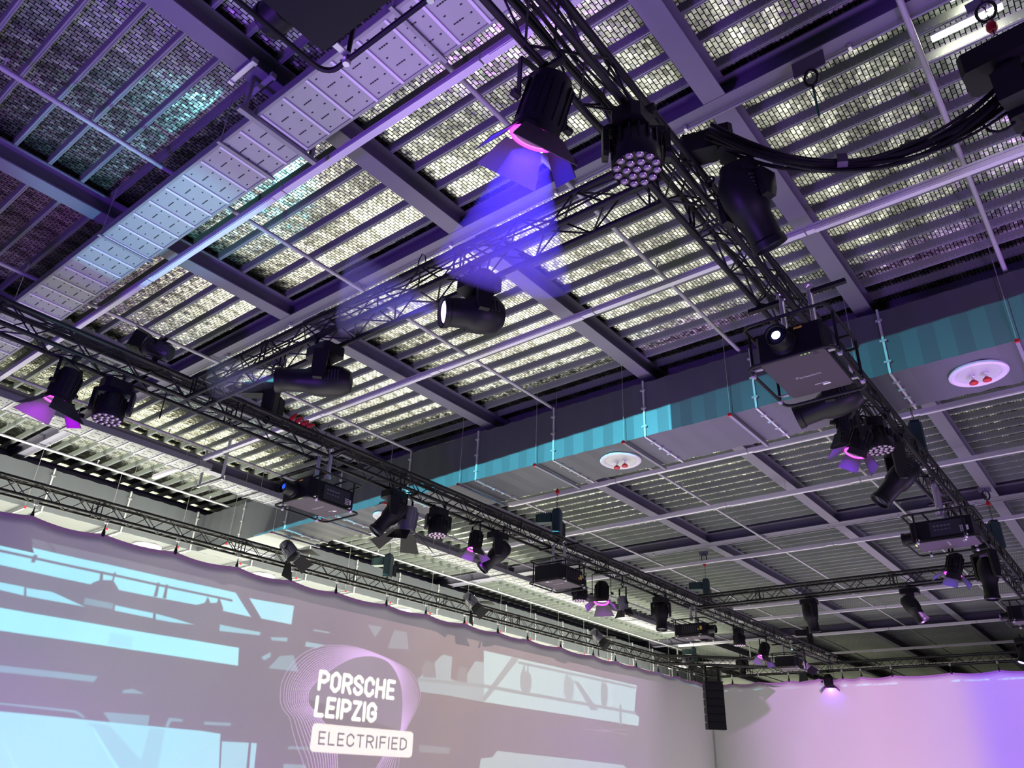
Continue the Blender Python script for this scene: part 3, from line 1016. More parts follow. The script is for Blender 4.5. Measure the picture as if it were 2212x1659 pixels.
PICT = ('0.95:4.21 5.32,4.97 5.33,9.89 5.34,10.4 4.89,8.96 4.91,8.04 4.9,6.79 4.89,5.11 4.91,4.34 4.93;0:6.71 4.83,6.77 4.93,6.88 5,6.86 5.17,6.91 5.18,6.95 5.02,7.12 5.05,7.12 5.21,7.16 5.22,7.16 5.04,7.3 4.91,7.29 4.76,6.76 4.66;0:8.91 4.77,8.97 4.88,9.2 4.99,9.24 5.13,9.33 5.01,9.48 5.04,9.5 5.18,9.59 5.06,9.67 4.94,9.67 4.77,9.74 4.34,9.02 4.3;0:8.06 4.9,8.07 5.2,8.12 5.21,8.14 4.92;0:8.26 4.91,8.26 5.2,8.31 5.21,8.34 4.91;0:4.26 5.16,5.02 5.18,9.85 5.18,9.86 5.13,5.03 5.13,4.27 5.11;0:5.58 5.22,5.65 5.22,5.64 5.07,5.57 5.07;0.95:10.27 5.29,11.47 5.33,11.48 4.9,10.67 4.9;0.85:4.69 4.59,5.2 4.61,5.6 4.61,5.64 4.46,5.24 4.48,4.73 4.49;0.85:5.64 4.6,6.1 4.62,6.74 4.46,5.69 4.46;0.25:6.71 4.62,7.28 4.62,7.28 4.51,6.72 4.5;0.85:7.32 4.59,8.14 4.58,8.16 4.48,7.34 4.49;0.8:8.2 4.58,8.62 4.55,9.06 4.5,8.61 4.47,8.23 4.47;0.6:9.67 4.6,10.71 4.6,10.69 4.53,9.69 4.47;1:4.58 4.19,5.33 4.18,7.8 4.18,10.24 4.19,10.3 3.82,7.9 3.82,5.46 3.8,4.71 3.78;0.85:7.36 4.07,7.87 4.06,7.89 3.85,7.39 3.84;0.3:4.9 3.23,5.63 3.23,7.36 3.25,7.32 3.14,5.67 3.12,4.93 3.12;0.3:7.92 3.06,8.1 3.11,8.37 3.04,7.93 3.01;0.3:5.09 2.65,5.82 2.63,7.15 2.62,7.34 2.52,7.3 2.5,7.13 2.58,5.84 2.6,5.1 2.6;0.3:7.65 2.64,8.57 2.66,8.59 2.48,7.85 2.46;0.3:8.94 2.49,8.99 2.65,9.28 2.65,9.29 2.6,9.05 2.59,9.02 2.47;0.3:9.77 2.64,10.38 2.66,10.38 2.6,9.79 2.58;0.82:5.14 2.49,5.87 2.49,9.78 2.46,10.19 2.43,10.35 1.52,5.51 1.38;0.66:7.4 2.43,7.82 2.43,8.61 1.86,8.63 2.44,8.96 2.43,9.01 1.48,8.51 1.47;0.95:6 2.07,6.02 2.07,6.58 1.41,6.51 1.41;0.95:7.49 2.37,7.54 2.37,8.45 1.47,8.37 1.46;0.7:10.26 2.29,10.9 2.3,10.97 1.54,10.38 1.53;0.75:10.96 2.3,11.1 2.3,11.16 1.55,11.05 1.55;0.25:11.95 2.3,12.51 2.3,12.5 2.25,11.92 2.23;0.3:11.88 1.93,12.49 1.94,12.56 1.59,11.89 1.57;0.3:11.31 4.16,11.69 4.23,11.89 3.89,11.06 3.86;0.45:10.98 4.53,11.44 4.59,11.44 4.5,11.03 4.47;0.5:11.98 4.58,12.54 4.59,12.32 4.48,11.98 4.47;0.35:12.15 4.9,12.62 4.91,12.63 4.87,12.16 4.86;0.4:10.83 4.07,11.05 4.21,11.07 4.11,10.92 4.01;0.22:13.8 5.28,14.3 5.3,14.1 5.01;0.2:14.72 5.29,15.17 5.3,15.29 4.87,14.57 4.8;0.4:15.73 4.16,16.6 4.92,16.98 4.91,16.98 4.31,17.43 4.27,17.96 4.92,18.33 4.94,18.42 3.85,16.71 3.87,15.88 3.86;0.1:15.81 4.45,16.01 4.68,16.32 4.66,16.42 4.28,15.95 4.23;0.1:17.21 4.46,17.35 4.69,17.61 4.68,17.69 4.22,17.24 4.21;0.72:18.31 5.27,26.78 5.22,26.55 4.23,26.86 4.15,26.79 3.84,18.42 3.85;0.3:18.28 3.88,18.49 3.88,19.95 5.25,19.61 5.27;0.3:22.83 4.93,23.09 4.94,24.27 4.14,23.81 4.1;0.3:19.88 5.14,19.95 5.18,26.72 5.17,26.72 5.09,19.96 5.1;0.28:15.72 4.2,18.35 4.33,26.66 4.31,26.66 4.21,18.36 4.23,15.73 4.12;0.3:20.19 5.09,20.26 5.1,20.28 4.92,20.36 4.93,20.38 5.12,20.44 5.12,20.45 4.92,20.59 4.81,20.61 4.5,20.48 4.25,20.23 4.23,20.06 4.44,20.04 4.75;0.4:22.45 5.18,22.52 5.19,22.54 4.99,22.62 5,22.65 5.21,22.7 5.21,22.7 4.99,22.84 4.88,22.84 4.55,22.7 4.28,22.46 4.26,22.29 4.5,22.29 4.82;0.3:24.58 5.26,24.63 5.27,24.64 5.06,24.7 5.07,24.73 5.28,24.77 5.28,24.77 5.05,24.87 4.92,24.85 4.55,24.74 4.25,24.55 4.24,24.43 4.51,24.44 4.87;0.3:25.58 4.46,25.72 4.46,25.71 3.78,25.56 3.79;0.5:19.1 2.6,25.74 2.52,27.02 2.03,18.3 1.76,18.41 2.36,18.9 2.42;0.15:15.99 2.57,17.16 2.56,17.12 2.41,16.01 2.39')
Q_t1 = [[12.482, 4.006], [14.965, 4.044], [14.972, 3.563], [12.497, 3.54]]
Q_t2 = [[12.505, 3.427], [14.419, 3.437], [14.441, 2.981], [12.509, 2.963]]
Q_t3 = [[12.681, 2.677], [15.588, 2.711], [15.594, 2.402], [12.706, 2.367]]
Q_box = [[12.514, 2.827], [15.755, 2.862], [15.768, 2.251], [12.527, 2.218]]
Q_co = [[11.528, 3.188], [11.484, 3.59], [11.677, 4.03], [12.067, 4.379], [12.596, 4.574], [13.218, 4.664], [13.886, 4.653], [14.705, 4.529], [15.356, 4.354], [15.711, 4.1], [15.882, 3.824], [15.795, 3.451], [15.496, 2.931]]
Q_ci = [[12.272, 3.323], [12.276, 3.517], [12.484, 3.768], [12.864, 4.081], [13.362, 4.368], [13.814, 4.5], [14.249, 4.54], [14.665, 4.45], [14.984, 4.199], [15.182, 3.895], [15.283, 3.547], [15.301, 3.23], [15.3, 2.864]]
Q_do = [[11.528, 3.188], [11.637, 3.044], [11.85, 2.877], [11.984, 2.611], [12.194, 2.26], [12.356, 2.052], [12.602, 1.62]]
Q_di = [[12.272, 3.323], [12.364, 3.172], [12.825, 2.861], [13.138, 2.566], [13.323, 2.261], [13.374, 2.101], [13.476, 1.647]]
Q_ro = [[15.496, 2.931], [15.343, 2.196], [15.314, 1.705]]
Q_ri = [[15.3, 2.864], [14.759, 2.168], [14.457, 1.678]]
# ------------------------------------------------------------------ what hangs on the right truss
Z0 = 6.2
projector('nearest projector overhead, its dark underside cut by the top edge', (-2.40, 1.30, 5.27), -PI / 2, leds=False, yellow=False, plate='plastic')
projector('projector with glowing lens and maker lettering on its underside', (-1.97, 6.83, 5.26), 0, M['projlens'])
projector('projector at right seen on its keypad side, third along the right truss', (-2.15, 13.25, 5.22), -PI / 2)
projector('projector cut by the right edge below the hoist', (-2.05, 20.9, 5.35), -PI / 2, leds=False)
par_lamp('brightest blue lamp with wide barn doors on the near right truss', (-2.36, 3.05, Z0), (-.42, .08, -.90), M['lit'], 1.2, .40, doors=(40, 40, 42, 38), power=420, col=(.012, .008, 1), roll=.25)
led_wash('large round LED wash light with purple lens cells on the near right truss', (-2.06, 3.80, Z0), (0.02, -.03, -1), 1.0, .42, cl=((0, 0),), pan=-.9)
moving_head('black moving head with a turquoise glint right of the near truss', (-1.72, 5.05, 6.42), (.18, .48, -.86), None, .72, .14, .42, cl=((0, .3),))
moving_head('moving head aiming left just below the lettered projector', (-2.15, 8.25, Z0), (-1, -.12, -.24), None, .74, .135, .62)
par_lamp('violet lit lamp with barn doors behind the moving head under the lettered projector', (-2.12, 8.9, Z0 - .42), (-.35, -.2, -.9), M['lit'], .85, .40, doors=(45, 38, 45, 38), power=260, col=(.25, .04, 1))
led_wash('round LED wash light on the right truss behind the lettered projector', (-2.18, 10.2, Z0), (.02, -.05, -1), .9, .36, pan=-.4)
par_lamp('small unlit can lamp beside the second LED wash light on the right truss', (-2.36, 9.45, Z0), (-.1, .1, -1), None, .8, .3, doors=(10, 10, 10, 10))
moving_head('moving head tilted down to the left above the keypad side projector', (-2.18, 10.95, Z0), (-.62, -.3, -.72), None, .76, .13, .66)
par_lamp('blue lit lamp peeping out under the keypad side projector', (-2.3, 14.3, Z0 - .62), (-.3, -.1, -.95), M['litblue'], .9, .4, doors=(45, 40, 45, 40), power=260, col=(.12, .06, 1))
moving_head('moving head pointing straight down beside the right edge projector', (-2.2, 17.0, Z0), (-.05, -.06, -1), None, .8, .13, .66)
hoist('dark chain hoist on the right truss below the round diffuser', (-2.2, 13.0, 6.52), .3, ZB)
hoist('teal edged chain hoist at the right edge behind the keypad side projector', (-2.15, 19.2, 6.52), .5, ZB)

# ------------------------------------------------------------------ cross truss
moving_head('moving head with a blazing pink lens on the short cross truss', (-4.36, 4.68, Z0), (-.50, -.84, -.18), M['litblue'], .62, .15, .50, tyaw=0)
moving_head('moving head with a blue rimmed lens on the left part of the cross truss', (-6.74, 4.68, Z0), (-.72, -.69, -.05), M['bluelens'], .86, .14, .52, tyaw=0)

# ------------------------------------------------------------------ left truss
par_lamp('magenta glowing lamp with barn doors at the left edge', (-9.72, 3.08, Z0), (-.16, -.10, -.98), M['lit'], 1.1, .36, doors=(46, 44, 46, 44), power=1100, col=(.6, .0, 1), roll=.35, fl=1.25)
led_wash('round LED wash light next to the magenta glowing lamp', (-9.72, 3.68, Z0), (.05, -.05, -1), 1.0, .46, pan=-.6)
t = par_lamp('ribbed flood lamp standing on top of the left truss', (-9.8, 4.08, 7.0), (-.7, -.55, .3), None, .95, .1, shell='grey', doors=(5, 5, 5, 5), group='flood lamps')
MB().box((0, 0, -.28), (.06, .06, .5)).build('stand', M['black'], t)
hoist('black chain hoist where the cross truss meets the left truss', (-9.70, 5.9, 6.48), .6, 6.48 + 1.0, m='black')
projector('projector with a blue lens hanging on the left truss', (-9.50, 6.92, 5.32), 0, M['bluelens'])
moving_head('moving head tilted down left beside the left truss projector', (-9.7, 8.62, Z0), (-.35, -.5, -.79), None, .72, .13, .50)
par_lamp('silver fresnel lamp with black barn doors on the left truss', (-9.7, 9.0, Z0), (-.08, -.05, -1), None, 1.15, .46, shell='silver', doors=(52, 52, 52, 52), fl=1.7, group='fresnel lamps')
led_wash('small round LED wash light on the left truss after the silver fresnel lamp', (-9.7, 9.75, Z0), (.05, .0, -1), .95, .42, pan=-.5)
par_lamp('purple glowing lamp with barn doors in the middle of the left truss', (-9.72, 10.82, Z0), (-.05, -.12, -1), M['lit'], .95, .36, doors=(45, 40, 45, 40), power=420, col=(.4, .02, 1))
moving_head('moving head washed in blue beside the purple glowing lamp', (-9.7, 11.45, Z0), (-.5, -.5, -.72), None, .72, .13, .52)
hoist('teal chain hoist hanging by its chain on the left truss under the big duct', (-9.7, 13.45, 6.5), .35, ZB)
projector('projector with its lens to the right and a yellow label on the left truss', (-9.3, 12.97, 5.38), PI, M['bluelens'], leds=False)
led_wash('round LED wash light peeping out below the yellow labelled projector', (-9.72, 14.35, Z0 - .3), (0, 0, -1), .85, .42)
par_lamp('pink and blue glowing lamp with spread barn doors on the left truss', (-9.7, 15.22, Z0), (.1, -.25, -.97), M['lit'], 1.2, .48, doors=(48, 45, 50, 45), power=520, col=(.5, .03, 1))
par_lamp('small silver fresnel lamp right behind the pink and blue glowing lamp', (-9.55, 15.9, Z0 - .2), (.1, .2, -1), None, .8, .4, shell='silver', doors=(30, 30, 30, 30), group='fresnel lamps')
moving_head('moving head pointing down to the left of the rear projector', (-9.7, 18.0, Z0), (.05, -.12, -1), None, .7, .14, .5)
projector('rear projector under the left truss just before the rear hoist', (-9.6, 19.6, 5.38), PI / 2, leds=False)
hoist('teal chain hoist with a pale edge at the rear cross truss', (-9.7, 20.75, 6.5), .35, ZB)
led_wash('dark LED wash light under the left truss beyond the rear cross truss', (-9.7, 22.7, Z0), (0, 0, -1), .95, .42)
par_lamp('glowing purple lamp near the far end of the left truss', (-9.7, 24.5, Z0), (-.2, -.25, -.95), M['lit'], 1.15, .42, doors=(45, 42, 45, 42), power=420, col=(.3, .04, 1))
projector('far projector with a yellow label beside the purple lamp', (-9.5, 26.0, 5.4), PI, leds=False)
par_lamp('white ribbed fresnel lamp at the far end of the left truss', (-9.6, 27.4, Z0), (.35, .5, -.75), None, 1.3, .40, shell='silver', doors=(35, 35, 35, 35), group='fresnel lamps')
hoist('small dark hoist above the far end of the left truss', (-9.7, 28.9, 6.5), .3, ZB, m='black')
moving_head('first dark moving head under the rear cross truss', (-6.6, 19.95, Z0), (.1, .1, -1), None, .66, .135, .5, tyaw=0)
moving_head('second dark moving head under the rear cross truss, tilted right', (-4.25, 19.95, Z0), (.45, .1, -.88), None, .66, .135, .5, tyaw=0)

# ------------------------------------------------------------------ curtain trusses
for y, lb in ((10.9, 'folded fresnel lamp on the left curtain truss nearest the camera'), (17.3, 'fresnel lamp on the left curtain truss left of the purple glowing lamp'),
              (23.8, 'fresnel lamp on the left curtain truss below the silver spiral duct'), (30.1, 'fresnel lamp on the left curtain truss beside the corner hoist')):
    par_lamp(lb, (CX(y) + .32, y, 6.75), (.62, .35, -.72), None, 1.2, .2, shell='silver', doors=(42, 46, 42, 46), fl=1.5, cl=((0, .12),), group='fresnel lamps')
hoist('dark chain hoist on the left curtain truss', (CX(14.1) + .2, 14.1, 6.5), .35, ZB)
hoist('dark chain hoist in the corner of the curtain trusses', (CX(31) + .2, 31.0, 6.5), .35, ZB)
moving_head('small black moving head on the far curtain truss behind the corner loudspeaker', (-13.9, 32.6, 7.0), (0, -.1, -1), None, .6, .13, .45, tyaw=0)
par_lamp('blue glowing lamp with barn doors on the far curtain truss casting a shadow', (-10.45, 32.605, Z0), (.12, -.3, -.95), M['lit'], 1.2, .36, doors=(40, 40, 40, 40), power=70, col=(.12, .05, 1), tyaw=0)
moving_head('blue lit moving head at the right end of the far curtain truss', (-3.7, 32.3, Z0 + .75), (-.35, -.3, -.88), M['litblue'], .7, .14, .55, tyaw=0)

# line array loudspeaker
t = thing('line_array', 'black line array loudspeaker hanging in the curtain corner', 'loudspeaker', (-13.87, 29.55, 5.53), .67)
n = 6
for k in range(n):
    a = .035 * k
    w = MB()
    h, dz = .272, -.02 - k * .272
    pr = [(-.25, -h / 2), (.25, -h / 2 + .02), (.25, h / 2 - .02), (-.25, h / 2)]
    w.add([(x, y, z + dz - h / 2) for x in (-.34, .34) for y, z in pr], [(0, 1, 2, 3), (7, 6, 5, 4), (0, 4, 5, 1), (1, 5, 6, 2), (2, 6, 7, 3), (3, 7, 4, 0)])
    c = w.build('cabinet', M['black'], t)
    MB().box((0, -.262, dz - h / 2), (.62, .02, h - .03)).build('grille', M['plastic'], c)
    MB().box((-.35, -.1, dz - .01), (.02, .06, .05)).box((.35, -.1, dz - .01), (.02, .06, .05)).build('link_bar', M['silver'], c)
MB().box((0, 0, .03), (.72, .5, .04)).build('fly_frame', M['black'], t)
for s in (-.24, .24):
    MB().tube([(s, .0, .05), (s, 0, .66)], .045, 8).build('drop_pole', M['black'], t)

# hoist and cables at the upper right
t = hoist('large dark hoist hanging in the upper right corner', (.27, 5.95, 6.40), PI - .1, ZB, m='black')
MB().bbox((-.0, 0, .78), (.62, .34, .22), .04).build('motor_cover', M['black'], t)
t = thing('beam_hook', 'beam plate with an open ring under the main beam right of the near truss', 'hook', (-1.16, 5.62, 7.7))
MB().box((0, 0, .12), (.30, .02, .2)).build('plate', M['steel'], t)
MB().tube([(.06 * math.cos(a), 0, -.06 + .1 * math.sin(a)) for a in [q * PI / 7 for q in range(14)]], .015, 8, True).build('ring', M['black'], t, True)
MB().tube([(0, 0, -.16), (0, 0, -.55)], .012, 6).build('chain', M['rubber'], t)
t = thing('hoist_motor', 'black hoist motor behind the round LED wash light on the near truss', 'hoist', (-2.0, 4.85, 6.53), .3)
MB().bbox((0, 0, .1), (.34, .2, .2), .04).build('motor', M['black'], t)
MB().bbox((.22, 0, .08), (.14, .24, .26), .03).build('gear_case', M['black'], t)
for q in range(5):
    MB().box((-.13 + q * .05, 0, .205), (.015, .18, .03)).build('fin', M['grey'], t)

bun = thing('cable_bundle', 'thick sagging bundle of black cables across the upper right', 'cable', (-1.85, 4.78, 6.6))
A, B = Vector((-1.88, 4.76, 6.66)), Vector((.22, 5.95, 6.78))
for k in range(14):
    o1 = Vector((rnd.uniform(-.03, .06), rnd.uniform(-.1, .1), rnd.uniform(-.14, .04)))
    o2 = Vector((rnd.uniform(-.06, .06), rnd.uniform(-.1, .1), rnd.uniform(-.1, .1)))
    sg = .42 + rnd.uniform(0, .18)
    pts = []
    for i in range(25):
        u = i / 24
        tight = 1 - .55 * math.exp(-((u - .42) / .16) ** 2)
        p = A.lerp(B, u) + (o1.lerp(o2, u)) * tight - Vector((0, 0, sg * 4 * u * (1 - u)))
        pts.append(p - bun.location)
    MB().tube(pts, rnd.choice((.014, .017, .012)), 7).build('cable', M['rubber'], bun, True)
c = A.lerp(B, .42) - Vector((0, 0, .50)) - bun.location
MB().tube([c + Vector((-.035, -.02, 0)), c + Vector((.035, .02, 0))], .075, 10).build('tie', M['grey'], bun)
c = A.lerp(B, .68) - Vector((0, 0, .42)) - bun.location
MB().tube([c + Vector((-.09, -.05, .01)), c + Vector((.09, .05, .03))], .045, 10).tube([c + Vector((-.13, -.07, .0)), c + Vector((.13, .07, .04))], .026, 10).build('plug_coupling', M['black'], bun)
MB().tube([(Vector((.16, 5.9, 6.72)) + Vector((-.05 + .12 * math.sin(q * .5), 0, -.16 + .14 * math.cos(q * .5)))) - bun.location for q in range(12)], .012, 6).build('cable', M['rubber'], bun, True)

t = thing('power_plugs', 'row of red power plugs on the left truss below the black hoist', 'plug', (-9.58, 6.2, 6.52), PI / 2)
for k in range(4):
    MB().lathe([(.03, 0), (.036, .05), (.03, .1), (.016, .16)], 10, Matrix.Translation((k * .1, -.05, .0)) @ Matrix.Rotation(.6 + .15 * k, 4, 'Y')).build('plug', M['red'], t, True)
    MB().tube([(k * .1, -.05, .0), (k * .1 + .1, -.04, .12 - .02 * k), (k * .1 + .28, .0, .02), (k * .1 + .4, .05, -.1)], .009, 5).build('lead', M['rubber'], t)

# loose wire ends
for p, lb in (((-5.15, 4.54, 6.49), 'thin wire loop standing up from the cross truss'), ((-9.555, 19.2, 6.49), 'thin wire loop on the left truss near the rear hoist'),
              ((-9.555, 6.9, 6.49), 'thin wire loop rising from the left truss beside the red plugs')):
    t = thing('wire_loop', lb, 'wire', p, .4)
    MB().tube([(0, 0, 0), (.01, 0, .12), (.04, 0, .2), (.08, 0, .16), (.1, 0, .02)], .006, 6).build('wire', M['rubber'], t, True)
t = thing('cable_strap', 'black cable strap dangling from the left truss', 'strap', (-9.555, 4.25, 6.185))
MB().tube([(0, 0, 0), (0, 0, -.22), (.012, .0, -.4), (-.01, 0, -.41), (-.006, 0, -.2), (-.004, 0, 0)], .006, 6).build('strap', M['rubber'], t)

# ------------------------------------------------------------------ curtains


def curtain(name, label, hooks, pos, z0, seed, seam=None):
    """cloth hung from hooks: scalloped upper edge and slack folds; pos(u, off) -> x, y"""
    r = random.Random(seed)
    ph = [r.uniform(0, 6.28) for _ in range(6)]
    us = []
    for a, b in zip(hooks, hooks[1:]):
        us += [a + (b - a) * k / 8 for k in range(8)]
    us.append(hooks[-1])
    mb = MB()
    nz = 14
    for u in us:
        i = max(0, min(len(hooks) - 2, next((j for j in range(len(hooks) - 1) if u <= hooks[j + 1]), len(hooks) - 2)))
        s = (u - hooks[i]) / (hooks[i + 1] - hooks[i])
        top = 5.90 - .07 * 4 * s * (1 - s)
        for k in range(nz + 1):
            z = top + (z0 - top) * (k / nz) ** 1.3
            fold = .025 * math.sin(u * 1.1 + ph[0]) * (k / nz) + .018 * math.sin(u * 3.1 + ph[1] + .3 * k) * math.exp(-k / 6) + .03 * abs(s - .5) * math.exp(-k / 2.5)
            x, y = pos(u, fold)
            mb.v.append((x, y, z))
    for i in range(len(us) - 1):
        for k in range(nz):
            a = i * (nz + 1) + k
            mb.f.append((a, a + nz + 1, a + nz + 2, a + 1))
    t = thing(name, label, 'curtain', (0, 0, 0))
    o = mb.build('cloth', M['cloth'], t, True)
    sd = o.modifiers.new('thickness', 'SOLIDIFY')
    sd.thickness = .006
    hm = MB()
    for i in range(len(us) - 1):
        a, b = i * (nz + 1), (i + 1) * (nz + 1)
        vs = []
        for q in (a, b):
            p = mb.v[q]
            dx, dy = pos(0, .012)[0] - pos(0, 0)[0], pos(0, .012)[1] - pos(0, 0)[1]
            for e in (-1, 1):
                vs += [(p[0] + dx * e, p[1] + dy * e, p[2] + .008), (p[0] + dx * e, p[1] + dy * e, p[2] - .065)]
        hm.add(vs, [(0, 1, 5, 4), (2, 6, 7, 3), (0, 4, 6, 2), (1, 3, 7, 5)])
    hm.build('top_hem', M['hem'], t)
    return t


hk = [3.4, 5.35, 6.72, 8.29, 9.79, 11.27, 12.65, 14.35, 15.82, 17.4, 18.9, 20.35, 22.1, 24.0, 25.4, 26.8, 28.4, 29.9, 31.3, 32.6]
curtain('projection_curtain', 'pale curtain on the left covered by a projected picture', [1.6] + hk, lambda u, f: (CX(u) + f, u), .05, 3)
hb = [-15.48, -14.4, -13.25, -12.0, -10.8, -9.9, -9.2, -8.1, -6.1, -4.6, -3.0, -1.4, .2, 1.8, 3.4]
curtain('far_curtain', 'lavender lit curtain at the far right', hb, lambda u, f: (u, 32.6 - f), .05, 5)
hk_mb = MB().tube([(0, 0, .35), (0, 0, .30), (.02, 0, .27), (0, 0, .24)], .012, 6)
hk_me = hk_mb.lathe([(.035, .25), (.045, .31), (.02, .36)], 8).mesh('carabiner', M['zinc'], True)
tg_me = MB().lathe([(.008, .22), (.014, .14), (.035, .06), (.038, .0), (.03, -.03)], 10).mesh('toggle', M['black'], True)
ORD = 'first second third fourth fifth sixth seventh eighth ninth tenth eleventh twelfth thirteenth fourteenth fifteenth sixteenth seventeenth eighteenth nineteenth'.split()
for i, y in enumerate(hk[1:-1]):
    t = thing('curtain_hook', 'clip with a black toggle on the left curtain edge, %s counted from the frame edge' % ORD[i], 'hook', (CX(y), y, 5.88), .5, 'clips along the left curtain')
    inst('carabiner', hk_me, t)
    inst('toggle', tg_me, t)
for i, x in enumerate(hb[1:-2]):
    t = thing('curtain_hook', 'clip with a black toggle on the far curtain edge, %s counted from the loudspeaker' % ORD[i], 'hook', (x, 32.6, 5.88), .2, 'clips along the far curtain')
    inst('carabiner', hk_me, t)
    inst('toggle', tg_me, t)

# ------------------------------------------------------------------ lit haze in front of the strongest lamps
hz = bpy.data.materials.new('thin_stage_haze')
hz.use_nodes = True
hz.node_tree.nodes.remove(hz.node_tree.nodes['Principled BSDF'])
vs_ = hz.node_tree.nodes.new('ShaderNodeVolumeScatter')
vs_.inputs['Density'].default_value = .30
vs_.inputs['Color'].default_value = (.9, .92, 1, 1)
hz.node_tree.links.new(vs_.outputs[0], hz.node_tree.nodes['Material Output'].inputs['Volume'])


def haze(label, loc, d, r0, r1, L, power=0, col=(.1, .1, 1), ang=60):
    m = Matrix.Translation(loc) @ frame_to(d)
    o = MB().lathe([(r0, 0), (r0 + (r1 - r0) * .5, L * .5), (r1, L * .92), (r1 * .7, L)], 24).build('haze', hz, None, True)
    o.matrix_world = m
    tag(o, label, 'haze', None, 'stuff')
    if power:
        l = bpy.data.lights.new('beam_light', 'SPOT')
        l.energy = power
        l.color = col
        l.spot_size = math.radians(ang)
        l.spot_blend = .8
        l.shadow_soft_size = .05
        b = bpy.data.objects.new('beam_light', l)
        COL.objects.link(b)
        b.matrix_world = m @ Matrix.Translation((0, 0, .02)) @ Matrix.Rotation(PI, 4, 'X')


haze('blue haze under the brightest lamp with barn doors', (-2.53, 3.14, 5.52), (-.40, .20, -.90), .13, .50, .95)
haze('blue haze before the blazing lens on the short cross truss', (-4.58, 4.32, 5.64), (-.62, -.75, .05), .13, .42, .9, 70, (.08, .08, 1), 70)
haze('faint blue haze before the lens on the left part of the cross truss', (-7.12, 4.3, 5.66), (-.80, -.55, .02), .11, .28, .7, 16, (.1, .1, 1), 60)
# ------------------------------------------------------------------ light thrown by the projectors, then added spots
GLY = {
    'P': (1, [[(0, 0), (0, 1), (.62, 1), (1, .86), (1, .6), (.62, .45), (0, .45)]]),
    'O': (1, [[(.4, 0), (.6, 0), (1, .2), (1, .8), (.6, 1), (.4, 1), (0, .8), (0, .2), (.4, 0)]]),
    'R': (1, [[(0, 0), (0, 1), (.62, 1), (1, .86), (1, .62), (.62, .47), (0, .47)], [(.5, .47), (1, 0)]]),
    'S': (1, [[(1, .76), (.95, .87), (.65, 1), (.35, 1), (0, .84), (0, .68), (.3, .54), (.7, .46), (1, .32), (1, .16), (.65, 0), (.35, 0), (.05, .13), (0, .24)]]),
    'C': (1, [[(1, .72), (1, .82), (.62, 1), (.38, 1), (0, .8), (0, .2), (.38, 0), (.62, 0), (1, .18), (1, .28)]]),
    'H': (1, [[(0, 0), (0, 1)], [(1, 0), (1, 1)], [(0, .5), (1, .5)]]),
    'E': (.85, [[(1, 0), (0, 0), (0, 1), (1, 1)], [(0, .5), (.88, .5)]]),
    'L': (.85, [[(0, 1), (0, 0), (1, 0)]]),
    'I': (.0, [[(0, 0), (0, 1)]]),
    'Z': (.9, [[(0, 1), (1, 1), (0, 0), (1, 0)]]),
    'G': (1, [[(1, .74), (1, .82), (.62, 1), (.38, 1), (0, .8), (0, .2), (.38, 0), (.62, 0), (1, .18), (1, .46), (.58, .46)]]),
    'T': (.95, [[(0, 1), (1, 1)], [(.5, 0), (.5, 1)]]),
    'F': (.85, [[(0, 0), (0, 1), (1, 1)], [(0, .5), (.88, .5)]]),
    'D': (1, [[(0, 0), (0, 1), (.5, 1), (1, .78), (1, .22), (.5, 0), (0, 0)]]),
}
PX = 150.0
IY0, IY1, IZ0, IZ1 = 1.5, 30.0, 1.2, 5.5
NW, NH = int((IY1 - IY0) * PX), int((IZ1 - IZ0) * PX)
gy = IY0 + (np.arange(NW) + .5) / PX
gz = IZ0 + (np.arange(NH) + .5) / PX


def lerp3(stops, x):
    xs_ = [s[0] for s in stops]
    return np.stack([np.interp(x, xs_, [s[1][c] for s in stops]) for c in range(3)], -1)


img = np.repeat(lerp3([(2, (.05, .08, .09)), (9, (.06, .06, .06)), (13, (.09, .05, .07)), (17, (.16, .10, .08)), (23, (.15, .10, .10)), (27, (.11, .07, .12)), (29, (.04, .02, .05))], gy)[None], NH, 0)  # low fill light on the cloth painted into the picture's ground colour
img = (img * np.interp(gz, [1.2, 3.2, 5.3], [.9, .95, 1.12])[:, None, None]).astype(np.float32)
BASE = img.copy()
cyan = lerp3([(2, (.20, .72, .84)), (9, (.24, .74, .82)), (14, (.42, .62, .62)), (19, (.52, .68, .62)), (26, (.42, .60, .62))], gy).astype(np.float32)


def window(lo, hi, n, a0):
    i = max(0, int((lo - a0) * PX))
    j = min(n, int((hi - a0) * PX) + 1)
    return i, j


def fill(poly, lev):
    p = np.array(poly)
    i0, i1 = window(p[:, 0].min() - .05, p[:, 0].max() + .05, NW, IY0)
    j0, j1 = window(p[:, 1].min() - .05, p[:, 1].max() + .05, NH, IZ0)
    if i1 <= i0 or j1 <= j0:
        return
    X, Y = np.meshgrid(gy[i0:i1], gz[j0:j1])
    inside = np.zeros(X.shape, bool)
    dist = np.full(X.shape, 9.0)
    n = len(p)
    for k in range(n):
        a, b = p[k], p[(k + 1) % n]
        if a[1] != b[1]:
            c = ((a[1] > Y) != (b[1] > Y)) & (X < (b[0] - a[0]) * (Y - a[1]) / (b[1] - a[1]) + a[0])
            inside ^= c
        dist = np.minimum(dist, segdist(X, Y, a, b))
    sd = np.where(inside, dist, -dist)
    al = np.clip(sd / .022 + .5, 0, 1)[..., None]
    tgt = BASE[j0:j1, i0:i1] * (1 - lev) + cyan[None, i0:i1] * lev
    img[j0:j1, i0:i1] = img[j0:j1, i0:i1] * (1 - al) + tgt * al


def segdist(X, Y, a, b):
    dx, dy = b[0] - a[0], b[1] - a[1]
    t = np.clip(((X - a[0]) * dx + (Y - a[1]) * dy) / (dx * dx + dy * dy + 1e-12), 0, 1)
    return np.hypot(X - a[0] - t * dx, Y - a[1] - t * dy)


